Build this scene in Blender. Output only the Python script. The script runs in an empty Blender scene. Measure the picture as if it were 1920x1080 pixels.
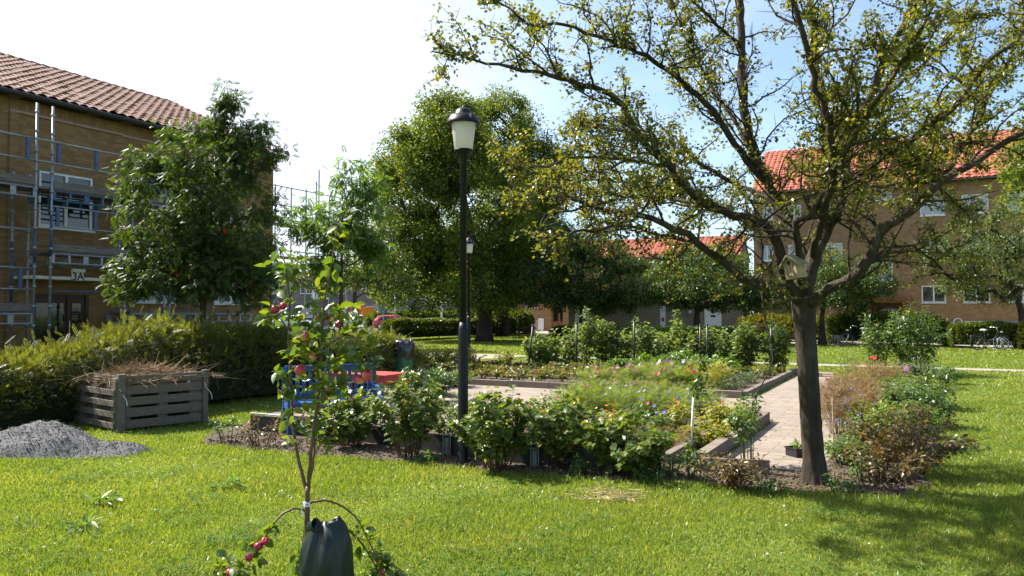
import bpy, math, random
import numpy as np
from math import radians, sin, cos, pi, sqrt
from mathutils import Vector
rng = np.random.default_rng(11)
random.seed(11)
SC = bpy.context.scene
COL = SC.collection
# ------------------------------------------------------------------ camera geometry
FOC, PITCH, CAMH = 1450.0, radians(1.778), 1.75
def ray(px, py):
    a = (px-960)/FOC; b = (540-py)/FOC
    return np.array([a, cos(PITCH)-b*sin(PITCH), sin(PITCH)+b*cos(PITCH)])
def at(px, py, Y):
    d = ray(px, py); return np.array([0, 0, CAMH])+d*(Y/d[1])
def G(px, py, z=0.0):
    d = ray(px, py); return np.array([0, 0, CAMH])+d*((z-CAMH)/d[2])
TH = radians(27.8)
U = np.array([sin(TH), cos(TH), 0.0]); Vv = np.array([cos(TH), -sin(TH), 0.0])
def W(a, b, z=0.0):
    p = a*U+b*Vv; return np.array([p[0], p[1], z])
def plane_hit(px, py, o, ax):
    """ray against the upright plane through o along ax: (distance along ax, height)"""
    d = ray(px, py); n = np.array([ax[1], -ax[0], 0.0]); o3 = np.array([o[0], o[1], 0.0])
    c = np.array([0, 0, CAMH]); t = np.dot(o3-c, n)/np.dot(d, n); p = c+d*t
    return float(np.dot(p-o3, np.array([ax[0], ax[1], 0.0]))), float(p[2])
# ------------------------------------------------------------------ materials
def new_mat(name):
    m = bpy.data.materials.new(name); m.use_nodes = True
    nt = m.node_tree; b = nt.nodes['Principled BSDF']; return m, nt, b
def c4(c): return (c[0], c[1], c[2], 1.0)
def ramp(nt, fac, cols, interp='LINEAR'):
    r = nt.nodes.new('ShaderNodeValToRGB'); r.color_ramp.interpolation = interp
    e = r.color_ramp.elements
    n = len(cols)
    e[0].position = 0; e[0].color = c4(cols[0]); e[1].position = 1; e[1].color = c4(cols[-1])
    for i in range(1, n-1):
        k = e.new(i/(n-1)); k.color = c4(cols[i])
    nt.links.new(fac, r.inputs[0]); return r.outputs[0]
def coords(nt, kind='Object', scale=(1, 1, 1)):
    t = nt.nodes.new('ShaderNodeTexCoord'); mp = nt.nodes.new('ShaderNodeMapping')
    mp.inputs['Scale'].default_value = scale
    nt.links.new(t.outputs[kind], mp.inputs[0]); return mp.outputs[0]
def noise(nt, vec, scale, detail=4, rough=.6):
    n = nt.nodes.new('ShaderNodeTexNoise'); n.inputs['Scale'].default_value = scale
    n.inputs['Detail'].default_value = detail; n.inputs['Roughness'].default_value = rough
    if vec is not None: nt.links.new(vec, n.inputs['Vector'])
    return n.outputs['Fac']
def stretch(nt, f, lo, hi):
    m = nt.nodes.new('ShaderNodeMapRange'); m.inputs[1].default_value = lo; m.inputs[2].default_value = hi
    nt.links.new(f, m.inputs[0]); return m.outputs[0]
def bump(nt, b, h, strength=.4, dist=.02):
    n = nt.nodes.new('ShaderNodeBump'); n.inputs['Strength'].default_value = strength; n.inputs['Distance'].default_value = dist
    nt.links.new(h, n.inputs['Height']); nt.links.new(n.outputs[0], b.inputs['Normal'])
def mixc(nt, f, a, b, mode='MIX'):
    m = nt.nodes.new('ShaderNodeMix'); m.data_type = 'RGBA'; m.blend_type = mode
    for v, i in ((f, 0), (a, 6), (b, 7)):
        if isinstance(v, (int, float)): m.inputs[i].default_value = v
        elif isinstance(v, (tuple, list)): m.inputs[i].default_value = c4(v)
        else: nt.links.new(v, m.inputs[i])
    return m.outputs[2]
def leaf_mat(name, cols, trans=.42, tint=(1.7, 1.5, .5), rough=.42, spec=.45):
    m, nt, b = new_mat(name)
    g = nt.nodes.new('ShaderNodeNewGeometry')
    col = ramp(nt, g.outputs['Random Per Island'], cols)
    nt.links.new(col, b.inputs['Base Color'])
    b.inputs['Roughness'].default_value = rough; b.inputs['Specular IOR Level'].default_value = spec
    t = nt.nodes.new('ShaderNodeBsdfTranslucent')
    nt.links.new(mixc(nt, 1.0, col, tint, 'MULTIPLY'), t.inputs['Color'])
    mx = nt.nodes.new('ShaderNodeMixShader'); mx.inputs[0].default_value = trans
    nt.links.new(b.outputs[0], mx.inputs[1]); nt.links.new(t.outputs[0], mx.inputs[2])
    nt.links.new(mx.outputs[0], nt.nodes['Material Output'].inputs['Surface'])
    return m
def plain(name, c, rough=.5, metal=0.0, var=.15, scale=6.0, spec=.5, bmp=0.0, coat=0.0):
    """one colour broken up by soft wear"""
    m, nt, b = new_mat(name)
    if var > 0:
        f = noise(nt, coords(nt), scale, 5, .65)
        lo = tuple(x*(1-var) for x in c); hi = tuple(min(1, x*(1+var)) for x in c)
        nt.links.new(ramp(nt, stretch(nt, f, .3, .7), [lo, c, hi]), b.inputs['Base Color'])
        if bmp: bump(nt, b, noise(nt, coords(nt), scale*6, 4), bmp, .01)
    else: b.inputs['Base Color'].default_value = c4(c)
    b.inputs['Roughness'].default_value = rough; b.inputs['Metallic'].default_value = metal
    b.inputs['Specular IOR Level'].default_value = spec
    if coat: b.inputs['Coat Weight'].default_value = coat
    return m
def bark_mat(name, cols, scale=9.0, strength=.9):
    m, nt, b = new_mat(name)
    v = coords(nt, 'Object', (1, 1, .16))
    f = noise(nt, v, scale*3.2, 6, .7); g = noise(nt, coords(nt), scale*.25, 3)
    h = mixc(nt, .45, f, g)
    nt.links.new(ramp(nt, stretch(nt, h, .35, .68), cols), b.inputs['Base Color'])
    b.inputs['Roughness'].default_value = .85; b.inputs['Specular IOR Level'].default_value = .2
    bump(nt, b, f, strength, .03); return m
def brick_mat(name, cols, mortar, bw=.25, bh=.077, soldier=False):
    m, nt, b = new_mat(name)
    t = nt.nodes.new('ShaderNodeTexCoord'); s = nt.nodes.new('ShaderNodeSeparateXYZ'); nt.links.new(t.outputs['Object'], s.inputs[0])
    ad = nt.nodes.new('ShaderNodeMath'); nt.links.new(s.outputs[0], ad.inputs[0]); nt.links.new(s.outputs[1], ad.inputs[1])
    cb = nt.nodes.new('ShaderNodeCombineXYZ'); nt.links.new(ad.outputs[0], cb.inputs[0]); nt.links.new(s.outputs[2], cb.inputs[1])
    if soldier:
        cb = nt.nodes.new('ShaderNodeCombineXYZ'); nt.links.new(ad.outputs[0], cb.inputs[1]); nt.links.new(s.outputs[2], cb.inputs[0])
    br = nt.nodes.new('ShaderNodeTexBrick'); br.inputs['Scale'].default_value = 1
    br.inputs['Brick Width'].default_value = bw; br.inputs['Row Height'].default_value = bh
    br.inputs['Mortar Size'].default_value = .006; br.inputs['Mortar Smooth'].default_value = .2; br.inputs['Bias'].default_value = 0
    br.inputs['Color1'].default_value = c4(cols[0]); br.inputs['Color2'].default_value = c4(cols[1]); br.inputs['Mortar'].default_value = c4(mortar)
    nt.links.new(cb.outputs[0], br.inputs['Vector'])
    n1 = noise(nt, coords(nt), .7, 5); n2 = noise(nt, cb.outputs[0], 9, 3)
    c = mixc(nt, stretch(nt, n1, .3, .75), br.outputs['Color'], cols[2], 'MIX')
    c = mixc(nt, .55, br.outputs['Color'], c)
    c = mixc(nt, .5, c, ramp(nt, n2, [(.55, .55, .55), (1, 1, 1)]), 'MULTIPLY')
    nt.links.new(c, b.inputs['Base Color']); b.inputs['Roughness'].default_value = .9; b.inputs['Specular IOR Level'].default_value = .2
    bump(nt, b, br.outputs['Fac'], -.5, .01); return m
def wood_mat(name, cols, scale=3.0, axis=(1, 12, 12), rough=.75):
    m, nt, b = new_mat(name)
    f = noise(nt, coords(nt, 'Object', axis), scale, 5, .65)
    nt.links.new(ramp(nt, stretch(nt, f, .3, .7), cols), b.inputs['Base Color']); b.inputs['Roughness'].default_value = rough
    b.inputs['Specular IOR Level'].default_value = .25
    bump(nt, b, f, .4, .006); return m
# ------------------------------------------------------------------ meshes
def np_mesh(name, V, Fs, smooth=False):
    me = bpy.data.meshes.new(name)
    V = np.asarray(V, np.float32).reshape(-1, 3)
    Fs = [np.asarray(f, np.int32) for f in Fs if len(f)]
    me.vertices.add(len(V)); me.vertices.foreach_set('co', V.ravel())
    li = np.concatenate([f.ravel() for f in Fs]); st = []; k = 0
    for f in Fs:
        st.append(k+np.arange(len(f), dtype=np.int32)*f.shape[1]); k += f.size
    st = np.concatenate(st)
    me.loops.add(len(li)); me.loops.foreach_set('vertex_index', li)
    me.polygons.add(len(st)); me.polygons.foreach_set('loop_start', st)
    me.polygons.foreach_set('use_smooth', np.full(len(st), smooth, dtype=bool))
    me.update(calc_edges=True); return me
class MB:
    def __init__(s): s.V = []; s.F = {}; s.n = 0
    def add(s, V, faces):
        V = np.asarray(V, float).reshape(-1, 3)
        for f in faces: s.F.setdefault(len(f), []).append([i+s.n for i in f])
        s.V.append(V); s.n += len(V); return s
    def addnp(s, V, Fs):
        for F in Fs:
            F = np.asarray(F)
            if len(F): s.F.setdefault(F.shape[1], []).extend((F+s.n).tolist())
        s.V.append(np.asarray(V, float).reshape(-1, 3)); s.n += len(s.V[-1]); return s
    def box(s, x0, x1, y0, y1, z0, z1, M=None, o=(0, 0, 0)):
        V = np.array([[x, y, z] for z in (z0, z1) for x, y in ((x0, y0), (x1, y0), (x1, y1), (x0, y1))], float)
        if M is not None: V = V@np.asarray(M).T
        return s.add(V+np.asarray(o), [(3, 2, 1, 0), (4, 5, 6, 7), (0, 1, 5, 4), (1, 2, 6, 5), (2, 3, 7, 6), (3, 0, 4, 7)])
    def cbox(s, c, sx, sy, sz, rz=0.0, M=None):
        if M is None: M = rotz(rz)
        return s.box(-sx/2, sx/2, -sy/2, sy/2, -sz/2, sz/2, M, c)
    def bar(s, p, q, w, h=None, up=(0, 0, 1)):
        p = np.asarray(p, float); q = np.asarray(q, float); h = h or w
        d = q-p; L = np.linalg.norm(d); y = d/L
        x = np.cross(y, np.asarray(up, float))
        if np.linalg.norm(x) < 1e-5: x = np.cross(y, (1, 0, 0))
        x /= np.linalg.norm(x); z = np.cross(x, y)
        return s.box(-w/2, w/2, 0, L, -h/2, h/2, np.stack([x, y, z], 1), p)
    def tube(s, P, R, k=6, cap=True):
        P = np.asarray(P, float); n = len(P)
        R = np.full(n, R, float) if np.isscalar(R) else np.asarray(R, float)
        T = np.gradient(P, axis=0); T /= np.linalg.norm(T, axis=1)[:, None]+1e-12
        ref = np.array([0, 0, 1.0]) if abs(T[0][2]) < .9 else np.array([1.0, 0, 0])
        x = np.cross(ref, T[0]); x /= np.linalg.norm(x)
        A = np.arange(k)*2*pi/k; V = []
        for i in range(n):
            x = x-T[i]*np.dot(x, T[i]); x /= np.linalg.norm(x)+1e-12; y = np.cross(T[i], x)
            V.append(P[i]+R[i]*(np.cos(A)[:, None]*x+np.sin(A)[:, None]*y))
        f = [(i*k+j, i*k+(j+1) % k, (i+1)*k+(j+1) % k, (i+1)*k+j) for i in range(n-1) for j in range(k)]
        if cap: f += [tuple(range(k-1, -1, -1)), tuple((n-1)*k+j for j in range(k))]
        return s.add(np.concatenate(V), f)
    def lathe(s, prof, k=20, o=(0, 0, 0), sq=(1, 1)):
        A = np.arange(k)*2*pi/k; V = []
        for r, z in prof: V.append(np.stack([r*np.cos(A)*sq[0], r*np.sin(A)*sq[1], np.full(k, z)], 1))
        n = len(prof)
        f = [(i*k+j, i*k+(j+1) % k, (i+1)*k+(j+1) % k, (i+1)*k+j) for i in range(n-1) for j in range(k)]
        f += [tuple(range(k-1, -1, -1)), tuple((n-1)*k+j for j in range(k))]
        return s.add(np.concatenate(V)+np.asarray(o), f)
    def prism(s, poly, z0, z1):
        n = len(poly); V = [(x, y, z0) for x, y in poly]+[(x, y, z1) for x, y in poly]
        return s.add(V, [tuple(range(n-1, -1, -1)), tuple(range(n, 2*n))]+[(i, (i+1) % n, n+(i+1) % n, n+i) for i in range(n)])
    def torus(s, R, r, k=24, m=6, M=None, o=(0, 0, 0)):
        A = np.arange(k)*2*pi/k; B = np.arange(m)*2*pi/m
        V = np.array([[(R+r*cos(b))*cos(a), (R+r*cos(b))*sin(a), r*sin(b)] for a in A for b in B])
        if M is not None: V = V@np.asarray(M).T
        return s.add(V+np.asarray(o), [(i*m+j, ((i+1) % k)*m+j, ((i+1) % k)*m+(j+1) % m, i*m+(j+1) % m) for i in range(k) for j in range(m)])
    def mesh(s, name, smooth=False):
        return np_mesh(name, np.concatenate(s.V), [s.F[k] for k in s.F], smooth)
    def build(s, name, mat, parent=None, smooth=False, bevel=0.0, loc=None, rz=0.0):
        return obj(name, s.mesh(name, smooth), mat, parent, bevel, loc, rz)
def rotz(a): return np.array([[cos(a), -sin(a), 0], [sin(a), cos(a), 0], [0, 0, 1.0]])
def obj(name, me, mat, parent=None, bevel=0.0, loc=None, rz=0.0):
    o = bpy.data.objects.new(name, me); COL.objects.link(o)
    if mat is not None: me.materials.append(mat)
    if parent is not None: o.parent = parent
    if loc is not None: o.location = tuple(float(v) for v in loc)
    if rz: o.rotation_euler = (0, 0, rz)
    if bevel:
        b = o.modifiers.new('edge', 'BEVEL'); b.width = bevel; b.segments = 2; b.limit_method = 'ANGLE'
    return o
def tag(o, label=None, cat=None, group=None, kind=None):
    if label: o['label'] = label
    if cat: o['category'] = cat
    if group: o['group'] = group
    if kind: o['kind'] = kind
    return o
def thing(name, label, cat, loc=(0, 0, 0), rz=0.0, group=None):
    o = bpy.data.objects.new(name, None); COL.objects.link(o); o.empty_display_size = .2
    o.location = tuple(float(v) for v in loc); o.rotation_euler = (0, 0, rz)
    return tag(o, label, cat, group)
def dup(root, label, loc, rz=0.0, scale=1.0):
    r = root.copy(); COL.objects.link(r); r.location = tuple(float(v) for v in loc); r.rotation_euler = (0, 0, rz); r.scale = (scale,)*3
    if label: r['label'] = label
    def rec(a, b):
        for ch in list(a.children):
            c = ch.copy(); COL.objects.link(c); c.parent = b; rec(ch, c)
    rec(root, r); return r
# ------------------------------------------------------------------ scattering of small templates
def unit(a): return a/(np.linalg.norm(a, axis=-1, keepdims=True)+1e-12)
def rdir(n): return unit(rng.normal(size=(n, 3)))
def frames(ax, nrm, L, Wd):
    y = unit(ax); z = unit(nrm-y*np.sum(nrm*y, 1)[:, None]); x = np.cross(y, z)
    L = np.broadcast_to(L, len(ax))[:, None]; Wd = np.broadcast_to(Wd, len(ax))[:, None]
    return np.stack([x*Wd, y*L, z*Wd], 2)
def scatter(tpl, M, P):
    tv, tfs = tpl; tv = np.asarray(tv, float); n = len(P); k = len(tv)
    V = (np.einsum('nij,kj->nki', M, tv)+np.asarray(P)[:, None, :]).reshape(-1, 3)
    off = (np.arange(n)*k)[:, None, None]
    return V, [(np.asarray(tf)[None]+off).reshape(-1, len(tf[0])) for tf in tfs]
def merge(parts):
    V = []; F = {}; n = 0
    for v, fs in parts:
        for f in fs:
            if len(f): F.setdefault(f.shape[1], []).append(f+n)
        V.append(v); n += len(v)
    return np.concatenate(V), [np.concatenate(F[k]) for k in F]
T_DIA = (np.array([[0, 0, 0], [-.5, .45, .1], [0, 1, -.06], [.5, .45, .1]]), [[[0, 3, 2], [0, 2, 1]]])
T_LEAF = (np.array([[0, 0, 0], [-.46, .28, .12], [-.42, .62, .1], [0, 1, -.1], [.42, .62, .1], [.46, .28, .12], [0, .5, 0]]),
          [[[0, 5, 4, 6], [0, 6, 2, 1]], [[6, 4, 3], [6, 3, 2]]])
_h = [(0, 0), (.30, -.06), (.56, .22), (.36, .42), (.58, .66), (.26, .72), (0, 1)]
def lobed():
    V = [[0, 0, 0]]; r = []; l = []
    for x, y in _h[1:-1]:
        r.append(len(V)); V.append([x, y, .14*x*2]); l.append(len(V)); V.append([-x, y, .14*x*2])
    t = len(V); V.append([0, 1, -.08]); c = len(V); V.append([0, .5, -.02])
    R = [0]+r+[t]; L = [0]+l+[t]
    f = [[c, R[i], R[i+1]] for i in range(len(R)-1)]+[[c, L[i+1], L[i]] for i in range(len(L)-1)]
    return np.array(V), [f]
T_LOBE = lobed()
def pinnate(n, wid, lenl, droop=.0, terminal=True):
    V = []; F = []
    d = T_DIA[0]
    for i in range(n):
        y = .2+.75*i/(n-1)
        for s in (-1, 1):
            a = radians(62); b = len(V)
            for p in d:
                lx, ly = p[0]*wid, p[1]*lenl*(1-.35*abs(i/(n-1)-.45))
                V.append([s*(ly*sin(a))+s*lx*cos(a)*-1, y+ly*cos(a)*.8+lx*sin(a), p[2]*wid-droop*ly])
            F += [[b, b+3, b+2], [b, b+2, b+1]] if s < 0 else [[b, b+2, b+3], [b, b+1, b+2]]
    if terminal:
        b = len(V)
        for p in d: V.append([p[0]*wid, .95+p[1]*lenl, p[2]*wid-droop*p[1]*lenl])
        F += [[b, b+3, b+2], [b, b+2, b+1]]
    return np.array(V), [F]
T_ROWAN = pinnate(5, .2, .5, .25)
T_YEW = pinnate(6, .12, .34, .05)
T_FEATH = pinnate(4, .11, .5, .0)
T_TWIG = (np.array([[cos(a)*r, y, sin(a)*r] for y, r in ((0, 1), (1, .45)) for a in (0, 2.09, 4.19)]), [[[0, 1, 4, 3], [1, 2, 5, 4], [2, 0, 3, 5]]])
T_BLADE = (np.array([[-.5, 0, 0], [.5, 0, 0], [.38, .55, .10], [-.38, .55, .10], [0, 1, .42]]), [[[0, 1, 2, 3]], [[3, 2, 4]]])
def star(n, r0=.3, cup=.1):
    """a flower head: n petals round a middle point"""
    V = [[0, 0, 0]]; F = []
    for i in range(n):
        a = 2*pi*i/n; w = pi/n*.9; b = len(V)
        V += [[.7*cos(a-w), .7*sin(a-w), cup*.7], [cos(a), sin(a), cup], [.7*cos(a+w), .7*sin(a+w), cup*.7]]
        F += [[0, b, b+1], [0, b+1, b+2]]
    return np.array(V), [F]
def ball(k=6, m=4):
    V = [[0, 0, 1]]
    for i in range(1, m):
        for j in range(k):
            t = pi*i/m; p = 2*pi*j/k; V.append([sin(t)*cos(p), sin(t)*sin(p), cos(t)])
    V.append([0, 0, -1]); n = len(V)-1
    tri = [[0, 1+j, 1+(j+1) % k] for j in range(k)]+[[n, n-k+(j+1) % k, n-k+j] for j in range(k)]
    qd = [[1+i*k+j, 1+(i+1)*k+j, 1+(i+1)*k+(j+1) % k, 1+i*k+(j+1) % k] for i in range(m-2) for j in range(k)]
    return np.array(V), [tri, qd]
T_BALL = ball()
def leaves_mesh(name, tpl, P, ax, nrm, L, Wd): return np_mesh(name, *scatter(tpl, frames(ax, nrm, L, Wd), P))
def twigs_into(mb, A, B, r):
    A = np.asarray(A); B = np.asarray(B)
    d = B-A; L = np.linalg.norm(d, axis=1)
    M = frames(d, rdir(len(A)), L, np.broadcast_to(r, len(A)))
    V, Fs = scatter(T_TWIG, M, A); mb.addnp(V, Fs)
# ------------------------------------------------------------------ plant builders
def resample(P, step):
    P = np.asarray(P, float)
    Q = np.concatenate([[2*P[0]-P[1]], P, [2*P[-1]-P[-2]]]); out = []
    for i in range(1, len(Q)-2):
        a, b, c, d = Q[i-1:i+3]; n = max(1, int(np.linalg.norm(c-b)/step))
        for t in np.arange(n)/n:
            out.append(.5*((2*b)+(c-a)*t+(2*a-5*b+4*c-d)*t*t+(-a+3*b-3*c+d)*t**3))
    out.append(P[-1]); return np.array(out)
def grow_skeleton(trunk, tr, clumps, tip=.012, up=.45, k=6, expo=.5):
    """limbs that join every leaf clump to the trunk; returns MB"""
    trunk = resample(trunk, .35); n0 = len(trunk)
    pts = [p for p in trunk]; par = list(range(-1, n0-1)); paths = []
    start = max(1, int(n0*.45))
    order = np.argsort(np.min(np.linalg.norm(clumps[:, None]-trunk[None, start:], axis=2), axis=1))
    for ci in order:
        c = clumps[ci]; A = np.array(pts[start:])
        d = np.linalg.norm(A-c, axis=1)+.9*np.maximum(0, A[:, 2]-c[2]+.1)
        j = int(np.argmin(d))+start; s = pts[j]; L = np.linalg.norm(c-s)
        if L < 1e-3: continue
        m = s+(c-s)*.4+np.array([0, 0, up*L*.35])+rng.normal(size=3)*L*.06
        m2 = s+(c-s)*.75+np.array([0, 0, up*L*.22])+rng.normal(size=3)*L*.06
        idx = [j]
        for q in (m, m2, c): pts.append(q); par.append(idx[-1]); idx.append(len(pts)-1)
        paths.append(idx)
    w = np.zeros(len(pts))
    for p in paths: w[p[-1]] += 1
    for i in range(len(pts)-1, 0, -1):
        if par[i] >= 0: w[par[i]] += w[i]
    R = tip*np.maximum(w, 1)**expo; P = np.array(pts)
    mb = MB()
    tR = np.linspace(tr, max(tr*.10, .008), n0); tR[0] *= 1.35; tR[1] *= 1.08
    mb.tube(trunk, tR, 12)
    for idx in paths:
        r = np.minimum(R[idx], tr*.6); r[0] = min(r[0], r[1]*1.2); mb.tube(P[idx], r, k)
    return mb
def blob_points(blobs, n, lo=.45):
    """points in a union of ellipsoids, biased to the outside: blobs = [(centre, radii)]"""
    vol = np.array([np.prod(r) for c, r in blobs])**.7; k = rng.choice(len(blobs), n, p=vol/vol.sum())
    C = np.array([b[0] for b in blobs])[k]; R = np.array([b[1] for b in blobs])[k]
    u = lo+(1-lo)*rng.random(n)**.6
    return C+R*rdir(n)*u[:, None]
def clump_leaves(C, rc, n, droop=.3, flat=.7, upn=1.0):
    i = np.repeat(np.arange(len(C)), n); d = rdir(len(i)); r = np.broadcast_to(rc, len(C))[i]
    P = C[i]+d*np.array([1, 1, flat])*(r*rng.random(len(i))**.5)[:, None]
    ax = unit(rdir(len(i))*.8+d*.6+np.array([0, 0, -droop])); nr = unit(np.array([0, 0, upn])+d*.6+rdir(len(i))*.7)
    return P, ax, nr
def tree(name, label, base, trunk, tr, blobs, nc, rc, nl, L, Wd, tpl, lm, bm, group=None, tip=.012, droop=.3, lo=.45, extra=None, cat='tree', flat=.7, up=.45, twig=True, expo=.5):
    base = np.asarray(base, float)
    t = thing(name, label, cat, base, 0, group)
    C = blob_points(blobs, nc, lo)
    if extra is not None: C = np.concatenate([C, np.asarray(extra, float)])
    mb = grow_skeleton(np.asarray(trunk, float), tr, C, tip, up, 6, expo)
    rr = rc*(.65+.7*rng.random(len(C)))
    P, ax, nr = clump_leaves(C, rr, nl, droop, flat)
    if twig:
        pick = rng.random(len(P)) < .08
        ci = np.repeat(np.arange(len(C)), nl)[pick]; twigs_into(mb, C[ci], P[pick], tip*.35)
    mb.build('trunk', bm, t, True)
    obj('crown', leaves_mesh('crown', tpl, P, ax, nr, L*(.7+.6*rng.random(len(P))), Wd*(.7+.6*rng.random(len(P)))), lm, t)
    return t
def shrub(name, label, base, h, r, ns, nl, L, Wd, tpl, lm, sm, group=None, cat='shrub', lean=(0, 0), t0=.2, arch=.25, spread=.06, flowers=None, stem_r=.006, droop=.35, top=1.0, base_r=.12, build=True, pat=1.0):
    """stems fanning out of one root with leaves all along them; flowers = (count, radius, material, template, min_t)"""
    P0 = np.zeros((ns, 3)); a = rng.random(ns)*2*pi; q = np.sqrt(rng.random(ns))
    rad = np.stack([np.cos(a), np.sin(a)], 1)
    P0[:, :2] = rad*(q*base_r)[:, None]
    hh = h*(1-.35*q**2*pat)*(.72+.28*rng.random(ns))*top
    E = np.zeros((ns, 3)); E[:, :2] = rad*(q*r)[:, None]+np.array(lean)*hh[:, None]; E[:, 2] = hh
    Mi = (P0+E)/2; Mi[:, 2] = hh*(.5+arch*.6); Mi[:, :2] -= (E[:, :2]-P0[:, :2])*arch*.5
    def curve(i, t):
        t = t[:, None]; return (1-t)**2*P0[i]+2*t*(1-t)*Mi[i]+t*t*E[i]
    mb = MB()
    ts = np.linspace(0, 1, 5)
    for i in range(ns): mb.tube(curve(np.full(5, i), ts), np.linspace(stem_r, stem_r*.4, 5), 4)
    i = rng.integers(0, ns, nl); t = t0+(1-t0)*rng.random(nl)**.85
    S = curve(i, t); d = rdir(nl); d[:, 2] = d[:, 2]*.5+.1
    out = unit(S*np.array([1, 1, 0])+d*.3)
    P = S+d*(spread*(.3+rng.random(nl)))[:, None]
    P[:, 2] = np.maximum(P[:, 2], .02)
    ax = unit(d+out*.5+np.array([0, 0, -droop])); nr = unit(np.array([0, 0, 1.0])+out*.5+rdir(nl)*.55)
    th = thing(name, label, cat, base, rng.random()*0, group)
    mb.build('leaf_stem', sm, th, True)
    obj('foliage', leaves_mesh('foliage', tpl, P, ax, nr, L*(.6+.7*rng.random(nl)), Wd*(.6+.7*rng.random(nl))), lm, th)
    for fl in (flowers or []):
        n, fr, fm, ft, mt, nm = fl
        for q_ in range(n):
            k = rng.integers(0, ns); tt = mt+(1-mt)*rng.random()
            p = curve(np.array([k]), np.array([tt]))[0]+np.array([rng.normal()*spread, rng.normal()*spread, spread*.6+.02])
            M = frames(rdir(1), np.array([[rng.normal()*.5, -.5+rng.normal()*.5, 1.0]]), fr, fr); V, Fs = scatter(ft, M, np.array([[0, 0, 0.]]))
            f = obj(nm, np_mesh(nm, V, Fs), fm, th, loc=p)
    return th
def sway(P, amp, sc=1.3):
    return amp*(np.sin(P[:, 0]*3.1*sc+P[:, 2]*2.3)+np.sin(P[:, 1]*4.3*sc+1.7)+np.sin(P[:, 0]*7.7*sc-P[:, 1]*5.1+.4)*.6)/2.6
def hedge(name, label, pts, hw, hs, n, tpl, L, Wd, lm, cm, bump_=.08, spike=.0, group=None, ex=.45, cat='hedge'):
    pts = np.asarray(pts, float)[:, :2]; base = np.array([*pts.mean(0), 0.0])
    th = thing(name, label, cat, base, 0, group)
    seg = np.linalg.norm(np.diff(pts, axis=0), axis=1); cum = np.concatenate([[0], np.cumsum(seg)]); LT = cum[-1]
    def frame(s):
        x = np.interp(s, cum, pts[:, 0]); y = np.interp(s, cum, pts[:, 1]); i = np.clip(np.searchsorted(cum, s)-1, 0, len(seg)-1)
        d = (pts[i+1]-pts[i])/seg[i][:, None]; h = np.interp(s, np.linspace(0, LT, len(hs)), hs)
        return np.stack([x, y, 0*x], 1), np.stack([d[:, 0], d[:, 1], 0*x], 1), np.stack([d[:, 1], -d[:, 0], 0*x], 1), h
    def surf(s, ph, k):
        o, d, nn, h = frame(np.clip(s, 0, LT))
        cx = np.sign(np.cos(ph))*np.abs(np.cos(ph))**ex*hw*k; cz = np.abs(np.sin(ph))**ex*h*k
        endr = np.clip(np.minimum(s, LT-s)/(hw*.9), 0, 1); e = np.sqrt(1-(1-endr)**2)*.55+.45
        P = o+nn*(cx*e)[:, None]; P[:, 2] = cz*(.75+.25*e)
        N = unit(nn*(np.cos(ph)/hw)[:, None]+np.array([0, 0, 1.0])*(np.sin(ph)/h)[:, None]+d*(((s > LT-hw*.7)*1.0-(s < hw*.7)*1.0)*1.4)[:, None])
        return P, N
    s = rng.random(n)*LT; ph = np.arccos(np.clip(1-2*rng.random(n), -1, 1))
    ph = np.where(rng.random(n) < .5, rng.random(n)*pi, ph)
    P, N = surf(s, ph, 1.0)
    # the two end faces
    ne = int(n*2*hw/(LT+2*hw)*.5)
    for s0, sg in ((0.0, -1), (LT, 1)):
        o, d, nn, h = frame(np.full(ne, s0)); a = rng.random(ne)*2-1; z = rng.random(ne)
        Pe = o+nn*(a*hw*.75)[:, None]; Pe[:, 2] = z*h*.86; Ne = d*sg+rdir(ne)*.2
        P = np.concatenate([P, Pe]); N = np.concatenate([N, unit(Ne)])
    m = len(P)
    P = P+N*(sway(P, bump_)+rng.normal(size=m)*bump_*.45-.02)[:, None]
    if spike:
        sp = (rng.random(m) < .05) & (N[:, 2] > .5); P[sp] += np.array([0, 0, 1])*(rng.random(sp.sum())*spike)[:, None]
    P[:, 2] = np.maximum(P[:, 2], .03)
    ax = unit(N*.8+rdir(m)*.75+np.array([0, 0, .25])); nr = unit(rdir(m)+N*.5+np.array([0, 0, .6]))
    obj('foliage', leaves_mesh('foliage', tpl, P-base, ax, nr, L*(.6+.8*rng.random(m)), Wd*(.6+.8*rng.random(m))), lm, th)
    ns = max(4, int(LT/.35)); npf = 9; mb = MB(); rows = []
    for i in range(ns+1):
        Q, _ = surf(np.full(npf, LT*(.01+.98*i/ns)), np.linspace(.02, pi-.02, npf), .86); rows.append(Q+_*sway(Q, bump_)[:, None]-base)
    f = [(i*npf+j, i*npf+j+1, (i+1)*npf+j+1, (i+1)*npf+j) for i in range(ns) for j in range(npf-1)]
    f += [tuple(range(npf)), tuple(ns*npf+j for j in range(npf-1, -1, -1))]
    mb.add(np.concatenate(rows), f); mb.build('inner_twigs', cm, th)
    return th
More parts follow.
